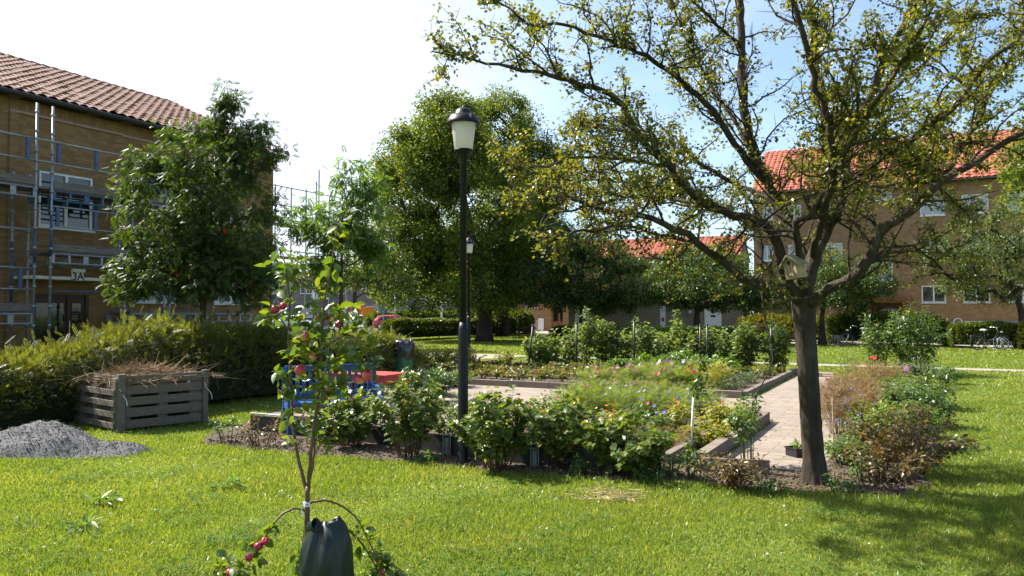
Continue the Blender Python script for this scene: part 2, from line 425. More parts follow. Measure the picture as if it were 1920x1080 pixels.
# ------------------------------------------------------------------ palette
M = {}
M['grass'] = leaf_mat('grass', [(.094, .146, .021), (.138, .197, .029), (.182, .233, .04), (.29, .28, .08)], .46, (1.65, 1.6, .6), .4, .4)
M['haw'] = leaf_mat('hawthorn_leaf', [(.055, .08, .014), (.085, .105, .016), (.12, .125, .018), (.155, .118, .022)], .47, (2.1, 2.0, .5), .35, .6)
M['lime'] = leaf_mat('lime_leaf', [(.04, .08, .015), (.058, .105, .018), (.09, .13, .02), (.16, .165, .028)], .42, (2.2, 1.95, .4), .5, .28)
M['rowan'] = leaf_mat('rowan_leaf', [(.022, .05, .013), (.033, .066, .015), (.05, .085, .018), (.085, .11, .02)], .40, (2.0, 1.9, .45), .45, .3)
M['rowan_fine'] = leaf_mat('young_rowan_leaf', [(.055, .11, .024), (.075, .14, .028), (.11, .17, .03)], .48, (2.0, 1.9, .5))
M['cherry'] = leaf_mat('cherry_leaf', [(.035, .07, .015), (.05, .09, .018), (.08, .115, .02)], .42, (2.0, 1.9, .4), .4, .5)
M['ash'] = leaf_mat('pale_tree_leaf', [(.05, .085, .02), (.07, .11, .022), (.10, .13, .024)], .42, (2.0, 1.8, .45))
M['yew'] = leaf_mat('hedge_needle', [(.045, .065, .016), (.07, .09, .02), (.12, .125, .035)], .42, (2.4, 2.1, .5), .45, .4)
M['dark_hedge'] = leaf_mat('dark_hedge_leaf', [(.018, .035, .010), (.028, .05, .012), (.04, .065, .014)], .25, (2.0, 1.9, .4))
M['gold_hedge'] = leaf_mat('golden_hedge_leaf', [(.09, .10, .02), (.14, .14, .025), (.19, .17, .03)], .35, (1.6, 1.5, .5))
M['mid_hedge'] = leaf_mat('hedge_leaf', [(.05, .075, .014), (.07, .10, .016), (.11, .13, .02)], .32, (2.0, 1.9, .4))
M['brown_hedge'] = leaf_mat('brownish_hedge_leaf', [(.05, .045, .02), (.07, .055, .022), (.06, .07, .02)], .25, (1.6, 1.4, .5))
M['currant'] = leaf_mat('currant_leaf', [(.055, .10, .02), (.08, .135, .024), (.11, .16, .03), (.18, .19, .03)], .40, (1.8, 1.7, .45), .36, .55)
M['apple_leaf'] = leaf_mat('apple_leaf', [(.055, .10, .022), (.07, .125, .022), (.10, .155, .028), (.15, .17, .025)], .42, (1.9, 1.7, .4), .32, .6)
M['rasp'] = leaf_mat('raspberry_leaf', [(.08, .14, .045), (.11, .18, .05), (.14, .20, .05), (.20, .20, .045)], .48, (1.6, 1.5, .5), .5, .4)
M['bright'] = leaf_mat('fresh_leaf', [(.07, .15, .02), (.10, .19, .025), (.13, .22, .03)], .45, (1.6, 1.5, .45), .4, .5)
M['yellowing'] = leaf_mat('yellowing_leaf', [(.20, .23, .035), (.30, .29, .045), (.15, .20, .03), (.36, .29, .055)], .5, (1.5, 1.4, .45))
M['straw_leaf'] = leaf_mat('strawberry_leaf', [(.06, .09, .018), (.09, .12, .02), (.15, .14, .025), (.20, .12, .03)], .35, (1.7, 1.5, .5))
M['feather'] = leaf_mat('feathery_leaf', [(.11, .17, .035), (.16, .22, .045), (.22, .25, .06)], .5, (1.5, 1.4, .5), .5, .3)
M['dry'] = leaf_mat('dry_stalk', [(.16, .10, .045), (.22, .14, .06), (.28, .19, .09), (.12, .10, .03)], .35, (1.4, 1.2, .7), .6, .25)
M['rose'] = leaf_mat('rose_leaf_turning', [(.05, .06, .015), (.09, .07, .02), (.13, .08, .025), (.16, .13, .03)], .38, (1.9, 1.4, .5), .38, .5)
M['grey_leaf'] = leaf_mat('greyish_leaf', [(.06, .09, .035), (.08, .12, .045), (.11, .14, .05)], .3, (1.4, 1.4, .7), .5, .35)
M['helio'] = leaf_mat('sunflower_bush_leaf', [(.04, .075, .016), (.055, .095, .02), (.09, .14, .022)], .4, (1.9, 1.9, .4), .4, .5)
M['weed'] = leaf_mat('weed_leaf', [(.05, .11, .02), (.07, .14, .022), (.11, .17, .025)], .4, (1.7, 1.6, .45))
def petal(n, c, t=.3): return leaf_mat(n, [tuple(x*.8 for x in c), c], t, (1.1, 1.1, 1.1), .55, .3)
M['pink'] = petal('pink_petal', (.62, .22, .5)); M['magenta'] = petal('magenta_petal', (.55, .03, .22)); M['white_p'] = petal('white_petal', (.75, .74, .7))
M['orange_p'] = petal('orange_petal', (.8, .22, .02)); M['yellow_p'] = petal('yellow_petal', (.8, .6, .02)); M['blue_p'] = petal('blue_petal', (.2, .2, .75)); M['red_p'] = petal('red_petal', (.6, .02, .02))
M['mauve'] = petal('mauve_petal', (.42, .36, .75))
M['bark'] = bark_mat('grey_brown_bark', [(.035, .026, .018), (.085, .062, .042), (.17, .13, .09)], 8, 1.0)
M['haw_bark'] = bark_mat('lichened_bark', [(.024, .018, .013), (.05, .039, .027), (.105, .086, .06)], 7, 1.0)
M['dark_bark'] = bark_mat('dark_bark', [(.02, .016, .012), (.05, .04, .03), (.09, .075, .055)], 6, .8)
M['twig'] = plain('brown_twig', (.10, .06, .03), .6, 0, .3, 30)
M['green_stem'] = plain('green_stem', (.07, .10, .03), .6, 0, .3, 20)
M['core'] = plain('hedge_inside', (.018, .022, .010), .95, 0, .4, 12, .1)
M['black'] = plain('black_lacquered_steel', (.009, .010, .013), .45, 0, .25, 5, .28)
M['steel'] = plain('galvanised_steel', (.27, .285, .31), .5, .6, .25, 14)
M['blue_steel'] = plain('blue_painted_steel', (.05, .09, .17), .5, .25, .3, 12)
M['white'] = plain('white_paint', (.74, .75, .76), .45, 0, .05, 3)
M['white_frame'] = plain('white_window_frame', (.66, .66, .65), .4, 0, .07, 4)
M['plank'] = wood_mat('weathered_scaffold_plank', [(.09, .075, .065), (.15, .125, .105), (.22, .19, .16)], 3, (1, 9, 9))
M['pallet'] = wood_mat('grey_pallet_wood', [(.075, .063, .05), (.13, .11, .085), (.20, .17, .135)], 4, (1.2, 14, 14))
M['bluewood'] = wood_mat('blue_painted_wood', [(.012, .045, .15), (.02, .07, .21), (.035, .10, .27)], 5, (1, 8, 8), .45)
M['redwood'] = wood_mat('red_painted_wood', [(.34, .03, .035), (.45, .05, .05), (.52, .09, .08)], 5, (1, 8, 8), .5)
M['birdwood'] = wood_mat('pale_birdhouse_wood', [(.30, .21, .12), (.42, .31, .19), (.52, .41, .27)], 6, (9, 9, 1.5))
M['lid'] = wood_mat('mossy_birdhouse_roof', [(.17, .16, .09), (.26, .23, .13), (.35, .31, .19)], 6, (1.5, 9, 9))
def glassy(name, c, rough=.04):
    m, nt, b = new_mat(name); b.inputs['Base Color'].default_value = c4(c); b.inputs['Roughness'].default_value = rough
    b.inputs['Specular IOR Level'].default_value = .8
    bump(nt, b, noise(nt, coords(nt), 1.3, 2), .06, .05); return m
M['glass'] = glassy('dark_window_glass', (.012, .014, .016)); M['curtain'] = glassy('curtained_window_glass', (.34, .35, .37), .12)
M['opal'] = leaf_mat('opal_lamp_glass', [(.80, .80, .76), (.80, .80, .76)], .55, (1.0, 1.0, .97), .25, .5)
M['ybrick'] = brick_mat('yellow_brown_brick', [(.34, .20, .085), (.20, .112, .044), (.28, .165, .072)], (.13, .10, .068))
M['ybrick2'] = brick_mat('tawny_brick', [(.35, .22, .11), (.22, .135, .062), (.29, .18, .088)], (.20, .165, .12), .25, .08)
M['soldier'] = brick_mat('upright_brick_course', [(.30, .18, .08), (.19, .11, .045), (.26, .155, .07)], (.09, .07, .05), .27, .085, True)
M['oldtile'] = plain('weathered_clay_tile', (.20, .115, .09), .85, 0, .38, 2.2, .15)
M['redtile'] = plain('orange_clay_tile', (.30, .085, .05), .7, 0, .35, 1.1, .35)
M['concrete'] = plain('weathered_concrete', (.165, .135, .11), .9, 0, .22, 5, .2, .3)
M['plinth'] = plain('rendered_plinth', (.17, .165, .17), .9, 0, .15, 3, .2)
M['asphalt'] = plain('grey_asphalt', (.085, .085, .088), .9, 0, .25, 3, .2, .3)
M['darkwood'] = wood_mat('dark_door_wood', [(.035, .016, .010), (.06, .028, .016), (.085, .04, .022)], 4, (6, 6, 1), .4)
M['teak'] = wood_mat('red_brown_door_wood', [(.12, .045, .02), (.19, .075, .035), (.26, .11, .05)], 4, (6, 6, 1), .45)
M['rubber'] = plain('black_rubber', (.012, .012, .013), .7, 0, .3, 9)
M['plastic_black'] = plain('black_plastic', (.014, .015, .017), .45, 0, .3, 6)
M['bag'] = plain('dark_green_pvc', (.005, .015, .012), .38, 0, .35, 4, .4)
M['binbag'] = plain('black_bin_liner', (.012, .012, .014), .25, 0, .3, 8, .6)
M['green_paint'] = plain('green_enamel', (.02, .14, .07), .4, 0, .15, 6)
M['dark_gutter'] = plain('dark_gutter_metal', (.03, .025, .023), .5, .3, .2, 5)
M['chrome'] = plain('bright_metal', (.6, .6, .6), .22, 1, .1, 9)
M['string'] = plain('pale_twine', (.55, .52, .45), .8, 0, .15, 30)
M['cream'] = plain('cream_enamel', (.62, .58, .48), .5, 0, .1, 6)
M['ink'] = plain('black_lettering', (.012, .012, .012), .5, 0, 0)
M['carred'] = plain('red_car_paint', (.42, .02, .035), .25, 0, .04, 2, .5, 0, .8)
M['carwhite'] = plain('white_car_paint', (.75, .76, .78), .25, 0, .03, 2, .5, 0, .8)
M['carsilver'] = plain('silver_car_paint', (.45, .47, .50), .28, .5, .03, 2, .5, 0, .8)
M['cardark'] = plain('dark_blue_car_paint', (.02, .025, .045), .25, 0, .03, 2, .5, 0, .8)
nt = M['grass'].node_tree; b = nt.nodes['Principled BSDF']; l0 = b.inputs['Base Color'].links[0].from_socket
pt = mixc(nt, 1.0, l0, ramp(nt, stretch(nt, noise(nt, coords(nt), .8, 6, .7), .32, .68), [(.70, .78, .66), (.98, 1, .95), (1.26, 1.1, 1.25)]), 'MULTIPLY')
nt.links.new(pt, b.inputs['Base Color'])
for n_ in nt.nodes:
    if n_.type == 'MIX' and n_.outputs[2].is_linked and any(k.to_node.type == 'BSDF_TRANSLUCENT' for k in n_.outputs[2].links): nt.links.new(pt, n_.inputs[6])
# ------------------------------------------------------------------ world, sun, camera
SUN_H = np.array([-.90, .436]); SUN_H /= np.linalg.norm(SUN_H); SUN_EL = radians(46)
world = bpy.data.worlds.new('World'); SC.world = world; world.use_nodes = True
nt = world.node_tree; bg = nt.nodes['Background']
sky = nt.nodes.new('ShaderNodeTexSky'); sky.sky_type = 'NISHITA'; sky.sun_disc = False
sky.sun_elevation = SUN_EL; sky.sun_rotation = math.atan2(SUN_H[0], SUN_H[1]); sky.air_density = 1.0; sky.dust_density = 1.2; sky.ozone_density = 1.4
tc = nt.nodes.new('ShaderNodeTexCoord')
mp = nt.nodes.new('ShaderNodeMapping'); mp.inputs['Scale'].default_value = (1.0, 1.0, 2.6); nt.links.new(tc.outputs['Generated'], mp.inputs[0])
cl = stretch(nt, noise(nt, mp.outputs[0], 2.1, 8, .62), .36, .74)
# a thin veil of cloud, thickest towards the sun's side of the sky
dt = nt.nodes.new('ShaderNodeVectorMath'); dt.operation = 'DOT_PRODUCT'; nt.links.new(tc.outputs['Generated'], dt.inputs[0])
dt.inputs[1].default_value = (float(SUN_H[0]*cos(.35)), float(SUN_H[1]*cos(.35)), sin(.35))
veil = stretch(nt, dt.outputs['Value'], .38, .90)
vm = nt.nodes.new('ShaderNodeMath'); vm.operation = 'MULTIPLY_ADD'; vm.use_clamp = True
nt.links.new(cl, vm.inputs[0]); vm.inputs[1].default_value = .34; nt.links.new(veil, vm.inputs[2])
wc = mixc(nt, vm.outputs[0], mixc(nt, 1.0, sky.outputs[0], (1.35, 1.5, 1.6), 'MULTIPLY'), (8.8, 9.1, 9.5))
nt.links.new(wc, bg.inputs['Color']); bg.inputs['Strength'].default_value = .055
sd = bpy.data.lights.new('sun', 'SUN'); sd.energy = 5.0; sd.angle = radians(.55); sd.color = (1.0, .95, .86)
so = bpy.data.objects.new('sun', sd); COL.objects.link(so)
sv = Vector((SUN_H[0]*cos(SUN_EL), SUN_H[1]*cos(SUN_EL), sin(SUN_EL))); so.rotation_euler = sv.to_track_quat('Z', 'Y').to_euler(); so.location = (-30, 15, 40)
cam = bpy.data.cameras.new('camera'); cam.sensor_width = 36; cam.lens = FOC/1920*36; cam.clip_end = 3000; cam.clip_start = .05
co = bpy.data.objects.new('camera', cam); COL.objects.link(co); co.location = (0, 0, CAMH); co.rotation_euler = (pi/2+PITCH, 0, 0); SC.camera = co
SC.view_settings.view_transform = 'Standard'; SC.view_settings.look = 'None'; SC.view_settings.exposure = 1.55; SC.view_settings.gamma = 1.0
SC.render.engine = 'CYCLES'; SC.cycles.max_bounces = 6; SC.cycles.transmission_bounces = 4; SC.cycles.diffuse_bounces = 4; SC.cycles.glossy_bounces = 2
SC.cycles.use_denoising = True
# ------------------------------------------------------------------ ground
def ground_mat(name, cols, sc=.6, fine=45):
    m, nt, b = new_mat(name)
    f = noise(nt, coords(nt), sc, 6, .65); g = noise(nt, coords(nt), fine, 4, .7)
    nt.links.new(mixc(nt, .55, ramp(nt, stretch(nt, f, .3, .7), cols), ramp(nt, stretch(nt, g, .3, .7), cols)), b.inputs['Base Color'])
    b.inputs['Roughness'].default_value = .95; b.inputs['Specular IOR Level'].default_value = .15
    bump(nt, b, g, .8, .03); return m
def sheet(name, poly, z, mat, thick=0.0):
    mb = MB()
    if thick: mb.prism(poly, z-thick, z)
    else: mb.add([(x, y, z) for x, y in poly], [tuple(range(len(poly)))])
    return tag(mb.build(name, mat), kind='structure')
M['turf'] = ground_mat('turf', [(.07, .10, .018), (.105, .145, .024), (.145, .18, .034)], .5, 22)
M['soil'] = ground_mat('soil', [(.045, .033, .024), (.085, .064, .046), (.135, .105, .08)], 1.5, 18)
sheet('lawn', [(-300, -60), (300, -60), (300, 600), (-300, 600)], 0, M['turf'])
def gpoly(pts): return [tuple(W(a, b)[:2]) for a, b in pts]
def inside(poly, X, Y):
    r = np.zeros(len(X), bool); n = len(poly)
    for i in range(n):
        x0, y0 = poly[i]; x1, y1 = poly[(i+1) % n]
        c = ((y0 > Y) != (y1 > Y)); xx = (x1-x0)*(Y-y0)/((y1-y0) if y1 != y0 else 1e-9)+x0; r ^= c & (X < xx)
    return r
bare = []
def wob(poly, step=.4, amp=.09):
    """the same outline with an uneven, dug edge"""
    out = []
    for i in range(len(poly)):
        p = np.array(poly[i]); q = np.array(poly[(i+1) % len(poly)]); n = max(1, int(np.linalg.norm(q-p)/step))
        for t in np.arange(n)/n: out.append(tuple(p+(q-p)*t+rng.normal(size=2)*amp*.7))
    return out
near_bed = wob(gpoly([(7.1, -8.4), (7.45, -4.5), (8.0, -.9), (8.2, -.2), (9.0, .0), (14, .15), (21.8, .25), (21.8, -2.2), (12, -1.0), (9.0, -1.0), (8.9, -2.2), (13.1, -2.3), (13.1, -5.8), (10.1, -6.0), (9.7, -9.2), (8.2, -9.4)]))
far_bed = gpoly([(16.1, -10.6), (16.1, -3.25), (23.4, -3.25), (23.4, -13.8), (18.3, -13.8), (16.6, -10.6)])
plaza = gpoly([(9.6, -9.8), (9.6, -5.6), (13.0, -5.6), (13.0, -2.1), (8.75, -2.1), (8.75, -.98), (12, -.98), (24.2, -2.25), (24.2, -3.0), (16.0, -3.0), (16.0, -11.2), (13, -11.2)])
fpath = gpoly([(26.9, -40), (26.9, 30), (27.9, 30), (27.9, -40)])
spath = gpoly([(24.0, -14.5), (26.95, -13.6), (26.95, -20), (24.6, -19)])
bpath = gpoly([(44.5, -9), (44.5, 40), (50, 40), (50, -9), (52, -14), (47.5, -14)])
yard = [(-1.5, 66), (-3, 92), (14, 92), (14, 62), (2, 60)]
road = [(-80, 68), (-3, 68), (-3, 120), (-80, 120)]
sheet('soil_bed', near_bed, .012, M['soil']); sheet('vegetable_soil', far_bed, .06, M['soil'])
m, nt, b = new_mat('worn_paving_brick')
bv = nt.nodes.new('ShaderNodeMapping'); t_ = nt.nodes.new('ShaderNodeTexCoord'); bv.inputs['Rotation'].default_value = (0, 0, TH)
nt.links.new(t_.outputs['Object'], bv.inputs[0])
br = nt.nodes.new('ShaderNodeTexBrick'); br.inputs['Scale'].default_value = 1; br.inputs['Brick Width'].default_value = .42; br.inputs['Row Height'].default_value = .21; br.inputs['Mortar Size'].default_value = .009
br.inputs['Color1'].default_value = (.27, .215, .175, 1); br.inputs['Color2'].default_value = (.22, .175, .145, 1); br.inputs['Mortar'].default_value = (.13, .11, .075, 1)
nt.links.new(bv.outputs[0], br.inputs['Vector'])
pc = mixc(nt, .55, br.outputs['Color'], ramp(nt, stretch(nt, noise(nt, coords(nt), 1.4, 6, .7), .3, .7), [(.45, .42, .38), (.8, .78, .75), (1, 1, 1)]), 'MULTIPLY')
pc = mixc(nt, stretch(nt, noise(nt, coords(nt), 2.3, 6, .75), .57, .70), pc, (.09, .11, .035))
nt.links.new(pc, b.inputs['Base Color']); b.inputs['Roughness'].default_value = .9; bump(nt, b, br.outputs['Fac'], -.5, .012); M['paver'] = m
M['path'] = plain('pale_gravel_path', (.27, .23, .20), .95, 0, .15, 4, .2, .2)
sheet('brick_path', plaza, .008, M['paver'])
for nm, p in (('garden_path', fpath), ('side_path', spath)): sheet(nm, p, .008 if nm == 'garden_path' else .012, M['path'])
sheet('courtyard_path', bpath, .008, M['path']); sheet('courtyard', yard, .008, M['path']); sheet('street', road, .008, M['asphalt'])
bare = [near_bed, far_bed, plaza, fpath, spath, bpath, yard, road]
# kerbs round the beds: one concrete edging each
def kerb(pts, w=.12, h=.15, name='bed_kerb'):
    for i in range(len(pts)-1):
        p = W(*pts[i]); q = W(*pts[i+1]); L = np.linalg.norm(q-p); n = max(1, int(round(L/1.0))); d = (q-p)/L
        mb = MB()
        for k in range(n):
            a = p+d*(L*k/n+.004); c = p+d*(L*(k+1)/n-.004); e = rng.normal()*.004
            mb.bar(a+np.array([0, 0, h/2-.01+e]), c+np.array([0, 0, h/2-.01+e]), w, h+.02)
        tag(mb.build(name, M['concrete'], bevel=.008), kind='structure')
kerb([(16.05, -10.7), (16.05, -3.2)]); kerb([(16.12, -3.16), (23.3, -3.16)]); kerb([(19.0, -10), (19.0, -5.0)], .08, .1)
kerb([(8.75, -2.2), (12.7, -2.2)], .14, .17); kerb([(12.78, -2.13), (12.78, -2.8)], .12, .17); kerb([(8.75, -2.6), (12.6, -2.6)], .1, .12)
# ------------------------------------------------------------------ grass
def grass(bands, name, label):
    parts = []
    for (y0, y1, dens, wd, ht) in bands:
        k = .70; area = k*(y1*y1-y0*y0); n = int(area*dens)
        Y = np.sqrt(y0*y0+(y1*y1-y0*y0)*rng.random(n)); X = (rng.random(n)*2-1)*k*Y+(.0)
        ok = np.ones(n, bool)
        for p in bare: ok &= ~inside(p, X, Y)
        g = np.sin(X*1.7+np.sin(Y*1.3)*1.4)+np.sin(Y*2.3-X*.8+np.sin(X*2.9))
        ok &= rng.random(n) < (.80+.10*g)
        ok &= ((X+5.75)**2/.95+(Y-9.75)**2/.35) > 1
        X, Y, g = X[ok], Y[ok], g[ok]; n = len(X)
        P = np.stack([X, Y, np.zeros(n)], 1)
        ax = unit(np.stack([rng.normal(size=n)*.6, rng.normal(size=n)*.6, np.full(n, .9)], 1))
        h = ht*(.5+.75*rng.random(n))*(1+.16*g)
        # longer tufts where the mower does not reach, along the bed
        a = X*U[0]+Y*U[1]; bb = X*Vv[0]+Y*Vv[1]
        edge = np.clip(1-np.abs(a-(7.2+.095*(bb+8.3)))/.35, 0, 1)*(bb > -8)*(bb < 1); h = h*(1+.9*edge*rng.random(n))
        parts.append(scatter(T_BLADE, frames(ax, rdir(n)*np.array([1, 1, .2]), h, wd*(.6+.8*rng.random(n))), P))
    o = obj(name, np_mesh(name, *merge(parts)), M['grass']); tag(o, label, 'grass', kind='stuff')
grass([(3.6, 7.2, 8500, .0058, .047), (7.2, 11, 4600, .0075, .05), (11, 18, 1700, .012, .052), (18, 30, 520, .022, .06), (30, 62, 150, .045, .07)], 'grass', 'bright mown grass growing over the whole lawn')
# clover and daisies dotted through the lawn
n = 110; Y = 4.6+rng.random(n)**1.3*14; X = (rng.random(n)*2-1)*.68*Y; ok = np.ones(n, bool)
for p in bare: ok &= ~inside(p, X, Y)
X, Y = X[ok], Y[ok]; n = len(X); P = np.stack([X, Y, .035+.015*rng.random(n)], 1)
V, Fs = scatter(T_BALL, frames(rdir(n)*.4+np.array([0, 0, 1.]), rdir(n), .006+.005*rng.random(n), .010), P)
tag(obj('clover_blossom', np_mesh('clover_blossom', V, Fs), M['white_p']), 'small white clover heads dotted through the lawn', 'clover', kind='stuff')
# ------------------------------------------------------------------ buildings
def wall_holes(mb, s0, s1, z0, z1, holes, y=0.0, rev=.13):
    hs = [(h[0], h[1], max(h[2], z0), min(h[3], z1)) for h in holes if h[1] > s0 and h[0] < s1]
    X = sorted({s0, s1, *[v for h in hs for v in h[:2]]}); Z = sorted({z0, z1, *[v for h in hs for v in h[2:4]]})
    for i in range(len(X)-1):
        for j in range(len(Z)-1):
            cx, cz = (X[i]+X[i+1])/2, (Z[j]+Z[j+1])/2
            if any(h[0] < cx < h[1] and h[2] < cz < h[3] for h in hs): continue
            mb.add([(X[i], y, Z[j]), (X[i+1], y, Z[j]), (X[i+1], y, Z[j+1]), (X[i], y, Z[j+1])], [(0, 1, 2, 3)])
    for a, b_, c, d in [h[:4] for h in hs]:
        for p, q in (((a, c), (a, d)), ((a, d), (b_, d)), ((b_, d), (b_, c)), ((b_, c), (a, c))):
            mb.add([(p[0], y, p[1]), (q[0], y, q[1]), (q[0], y+rev, q[1]), (p[0], y+rev, p[1])], [(0, 1, 2, 3)])
def window(parent, s0, s1, z0, z1, y=0.0, nm=1, glass='glass', fw=.075, name='window'):
    mb = MB(); a, b_ = y+.03, y+.10
    mb.box(s0, s0+fw, a, b_, z0, z1).box(s1-fw, s1, a, b_, z0, z1).box(s0+fw, s1-fw, a, b_, z0, z0+fw).box(s0+fw, s1-fw, a, b_, z1-fw, z1)
    for k in range(nm):
        c = s0+(s1-s0)*(k+1)/(nm+1); mb.box(c-fw*.5, c+fw*.5, a-.012, b_-.01, z0+fw, z1-fw)
    mb.box(s0-.04, s1+.04, y-.06, y+.028, z0-.05, z0-.003)
    f = mb.build(name, M['white_frame'], parent)
    MB().box(s0+fw*.6, s1-fw*.6, y+.07, y+.085, z0+fw*.6, z1-fw*.6).build('pane', M[glass], f)
    return f
def tile_roof(parent, s0, s1, y0, z0, y1, z1, mat, tw=.27, cl=.36, amp=.055):
    L = sqrt((y1-y0)**2+(z1-z0)**2); nc = int(L/cl); n = int((s1-s0)/tw*7)
    x = np.linspace(s0, s1, n); ph = (x-s0)/tw
    prof = amp*(np.abs(np.sin(pi*ph))**.8); d = np.array([0, (y1-y0)/L, (z1-z0)/L]); nn = np.array([0, -d[2], d[1]])
    rows = []
    for r in range(nc):
        for e, st in ((0.0, .034), (1.0, .004)):
            t = (r+e)*L/nc; jit = np.repeat(rng.normal(size=int(ph[-1])+2)*.006, 7)[:n]
            rows.append(np.array([0, y0, z0])+d*t+nn*((prof+st+np.pad(jit, (0, n-len(jit))))[:, None])+np.stack([x, 0*x, 0*x], 1))
    V = np.concatenate(rows); R = len(rows); i, j = np.meshgrid(np.arange(R-1), np.arange(n-1), indexing='ij'); k = (i*n+j).ravel()
    return obj('roof', np_mesh('roof', V, [np.stack([k, k+1, k+n+1, k+n], 1)], False), mat, parent)
def house(name, label, o, rz, s0, s1, depth, ze, zr, wallm, tilem, holes, wins, over=.35, tw=.27, frieze=None, cat='apartment building', gable=(0, 0), base=0.0):
    t = thing(name, label, cat, (o[0], o[1], base), rz)
    mb = MB(); wall_holes(mb, s0, s1, 0, ze, holes)
    ym = depth/2; zg = zr-.12
    mb.add([(s1, 0, 0), (s1, depth, 0), (s1, depth, ze), (s1, ym, zg), (s1, 0, ze)], [(0, 1, 2, 3, 4)])
    mb.add([(s0, 0, 0), (s0, 0, ze), (s0, ym, zg), (s0, depth, ze), (s0, depth, 0)], [(0, 1, 2, 3, 4)])
    mb.add([(s0, depth, 0), (s0, depth, ze), (s1, depth, ze), (s1, depth, 0)], [(0, 1, 2, 3)])
    mb.build('wall', wallm, t)
    sl = (zr-ze)/ym
    tile_roof(t, s0-.12, s1+.12, -over, ze-sl*over+.08, ym, zr+.08, tilem, tw)
    mb = MB(); mb.add([(s0-.1, depth+over, ze-sl*over), (s1+.1, depth+over, ze-sl*over), (s1+.1, ym, zr), (s0-.1, ym, zr)], [(3, 2, 1, 0)])
    mb.add([(s0-.1, -over, ze-sl*over+.02), (s1+.1, -over, ze-sl*over+.02), (s1+.1, ym, zr+.02), (s0-.1, ym, zr+.02)], [(3, 2, 1, 0)])
    mb.build('roof_deck', M['dark_gutter'], t)
    mb = MB(); n = int((s1-s0)/.38)
    for i in range(n):
        a = s0-.1+(s1-s0+.2)*i/n; b_ = s0-.1+(s1-s0+.2)*(i+1.12)/n
        mb.tube([(a, ym, zr+.07), (b_, ym, zr+.055)], [.125, .10], 8)
    mb.build('ridge_tile', tilem, t, True)
    mb = MB(); mb.tube([(s0-.15, -over-.06, ze-sl*over+.01), (s1+.15, -over-.06, ze-sl*over+.01)], .075, 8)
    mb.box(s0, s1, -over+.06, -.003, ze-sl*over-.02, ze-sl*over+.06)
    mb.build('gutter', M['dark_gutter'], t, False)
    for w in wins: window(t, *w)
    return t
def pxwin(o, ax, x0, x1, y0, y1, nm=1, glass='glass', ref=None):
    """window rectangle measured on the facade plane"""
    a, zt = plane_hit(x0, y0, o, ax); b_, _ = plane_hit(x1, y0, o, ax)
    _, zb = plane_hit(x0 if ref is None else ref, y1, o, ax); return (a, b_, zb, zt, 0.0, nm, glass)
# --- yellow brick house under scaffold
PL = np.array([-12.7, 22.1]); AU = U[:2]; AV = Vv[:2]
ze = plane_hit(125, 197, PL, AU)[1]+.05; sE = plane_hit(513, 300, PL, AU)[0]
wl = [pxwin(PL, AU, 74, 176, 318, 424, 1), pxwin(PL, AU, 243, 325, 294, 398, 1), pxwin(PL, AU, 345, 420, 318, 410, 1),
      pxwin(PL, AU, 250, 331, 518, 566, 1, 'curtain'), pxwin(PL, AU, 402, 466, 528, 569, 1, 'curtain')]
d0, d1 = plane_hit(62, 600, PL, AU)[0], plane_hit(166, 600, PL, AU)[0]
dz = plane_hit(165, 553, PL, AU)[1]
rzL = math.atan2(AU[1], AU[0])
bl = house('brick_house', 'yellow brick apartment house with weathered tile roof, scaffolding along its front', PL, rzL, -14.0, sE, 11.6, ze, ze+2.62, M['ybrick'], M['oldtile'],
           [w[:4] for w in wl]+[(d0, d1, 0, dz)], wl, .4, .30)
mb = MB(); cs = plane_hit(15, 300, PL, AU)[0]; c2 = plane_hit(228, 300, PL, AU)[0]
fz = ze-.52
mb.box(cs, c2, -.05, -.003, fz, ze-.22).box(c2+.002, sE, -.025, -.002, fz-.02, ze-.22); mb.build('brick_frieze', M['soldier'], bl)
MB().box(cs, c2, -.07, -.003, fz-.07, fz-.003).box(c2+.003, sE+.01, -.04, -.003, fz-.09, fz-.023).build('band_course', plain('pinkish_stone', (.33, .21, .17), .8), bl)
MB().box(cs, cs+.22, -.06, -.004, .3, fz-.073).build('corner_pier', M['ybrick'], bl)
for px_ in (18, 165, 230, 300):
    s_ = plane_hit(px_, 240, PL, AU)[0]; MB().box(s_-.16, s_+.16, -.36, -.01, ze-.215, ze-.06).build('eaves_bracket', M['concrete'], bl)
dr = MB(); dr.box(d0, d1, .05, .12, 0, dz)
dd = dr.build('door', M['darkwood'], bl)
w_ = (d1-d0)
for a, b_ in ((.06, .56), (.70, .86)):
    MB().box(d0+w_*a, d0+w_*b_, .035, .048, .5, dz-.25).build('door_glass', M['glass'], dd)
MB().box(d0+w_*.60, d0+w_*.66, .01, .048, .1, dz-.1).box(d0, d0+w_*.05, .01, .048, 0, dz).box(d1-w_*.06, d1, .01, .048, 0, dz).build('door_frame', M['darkwood'], dd)
MB().tube([(d0+w_*.63, -.04, .95), (d0+w_*.63, -.04, 1.5)], .015, 6).build('handle', M['chrome'], dd)
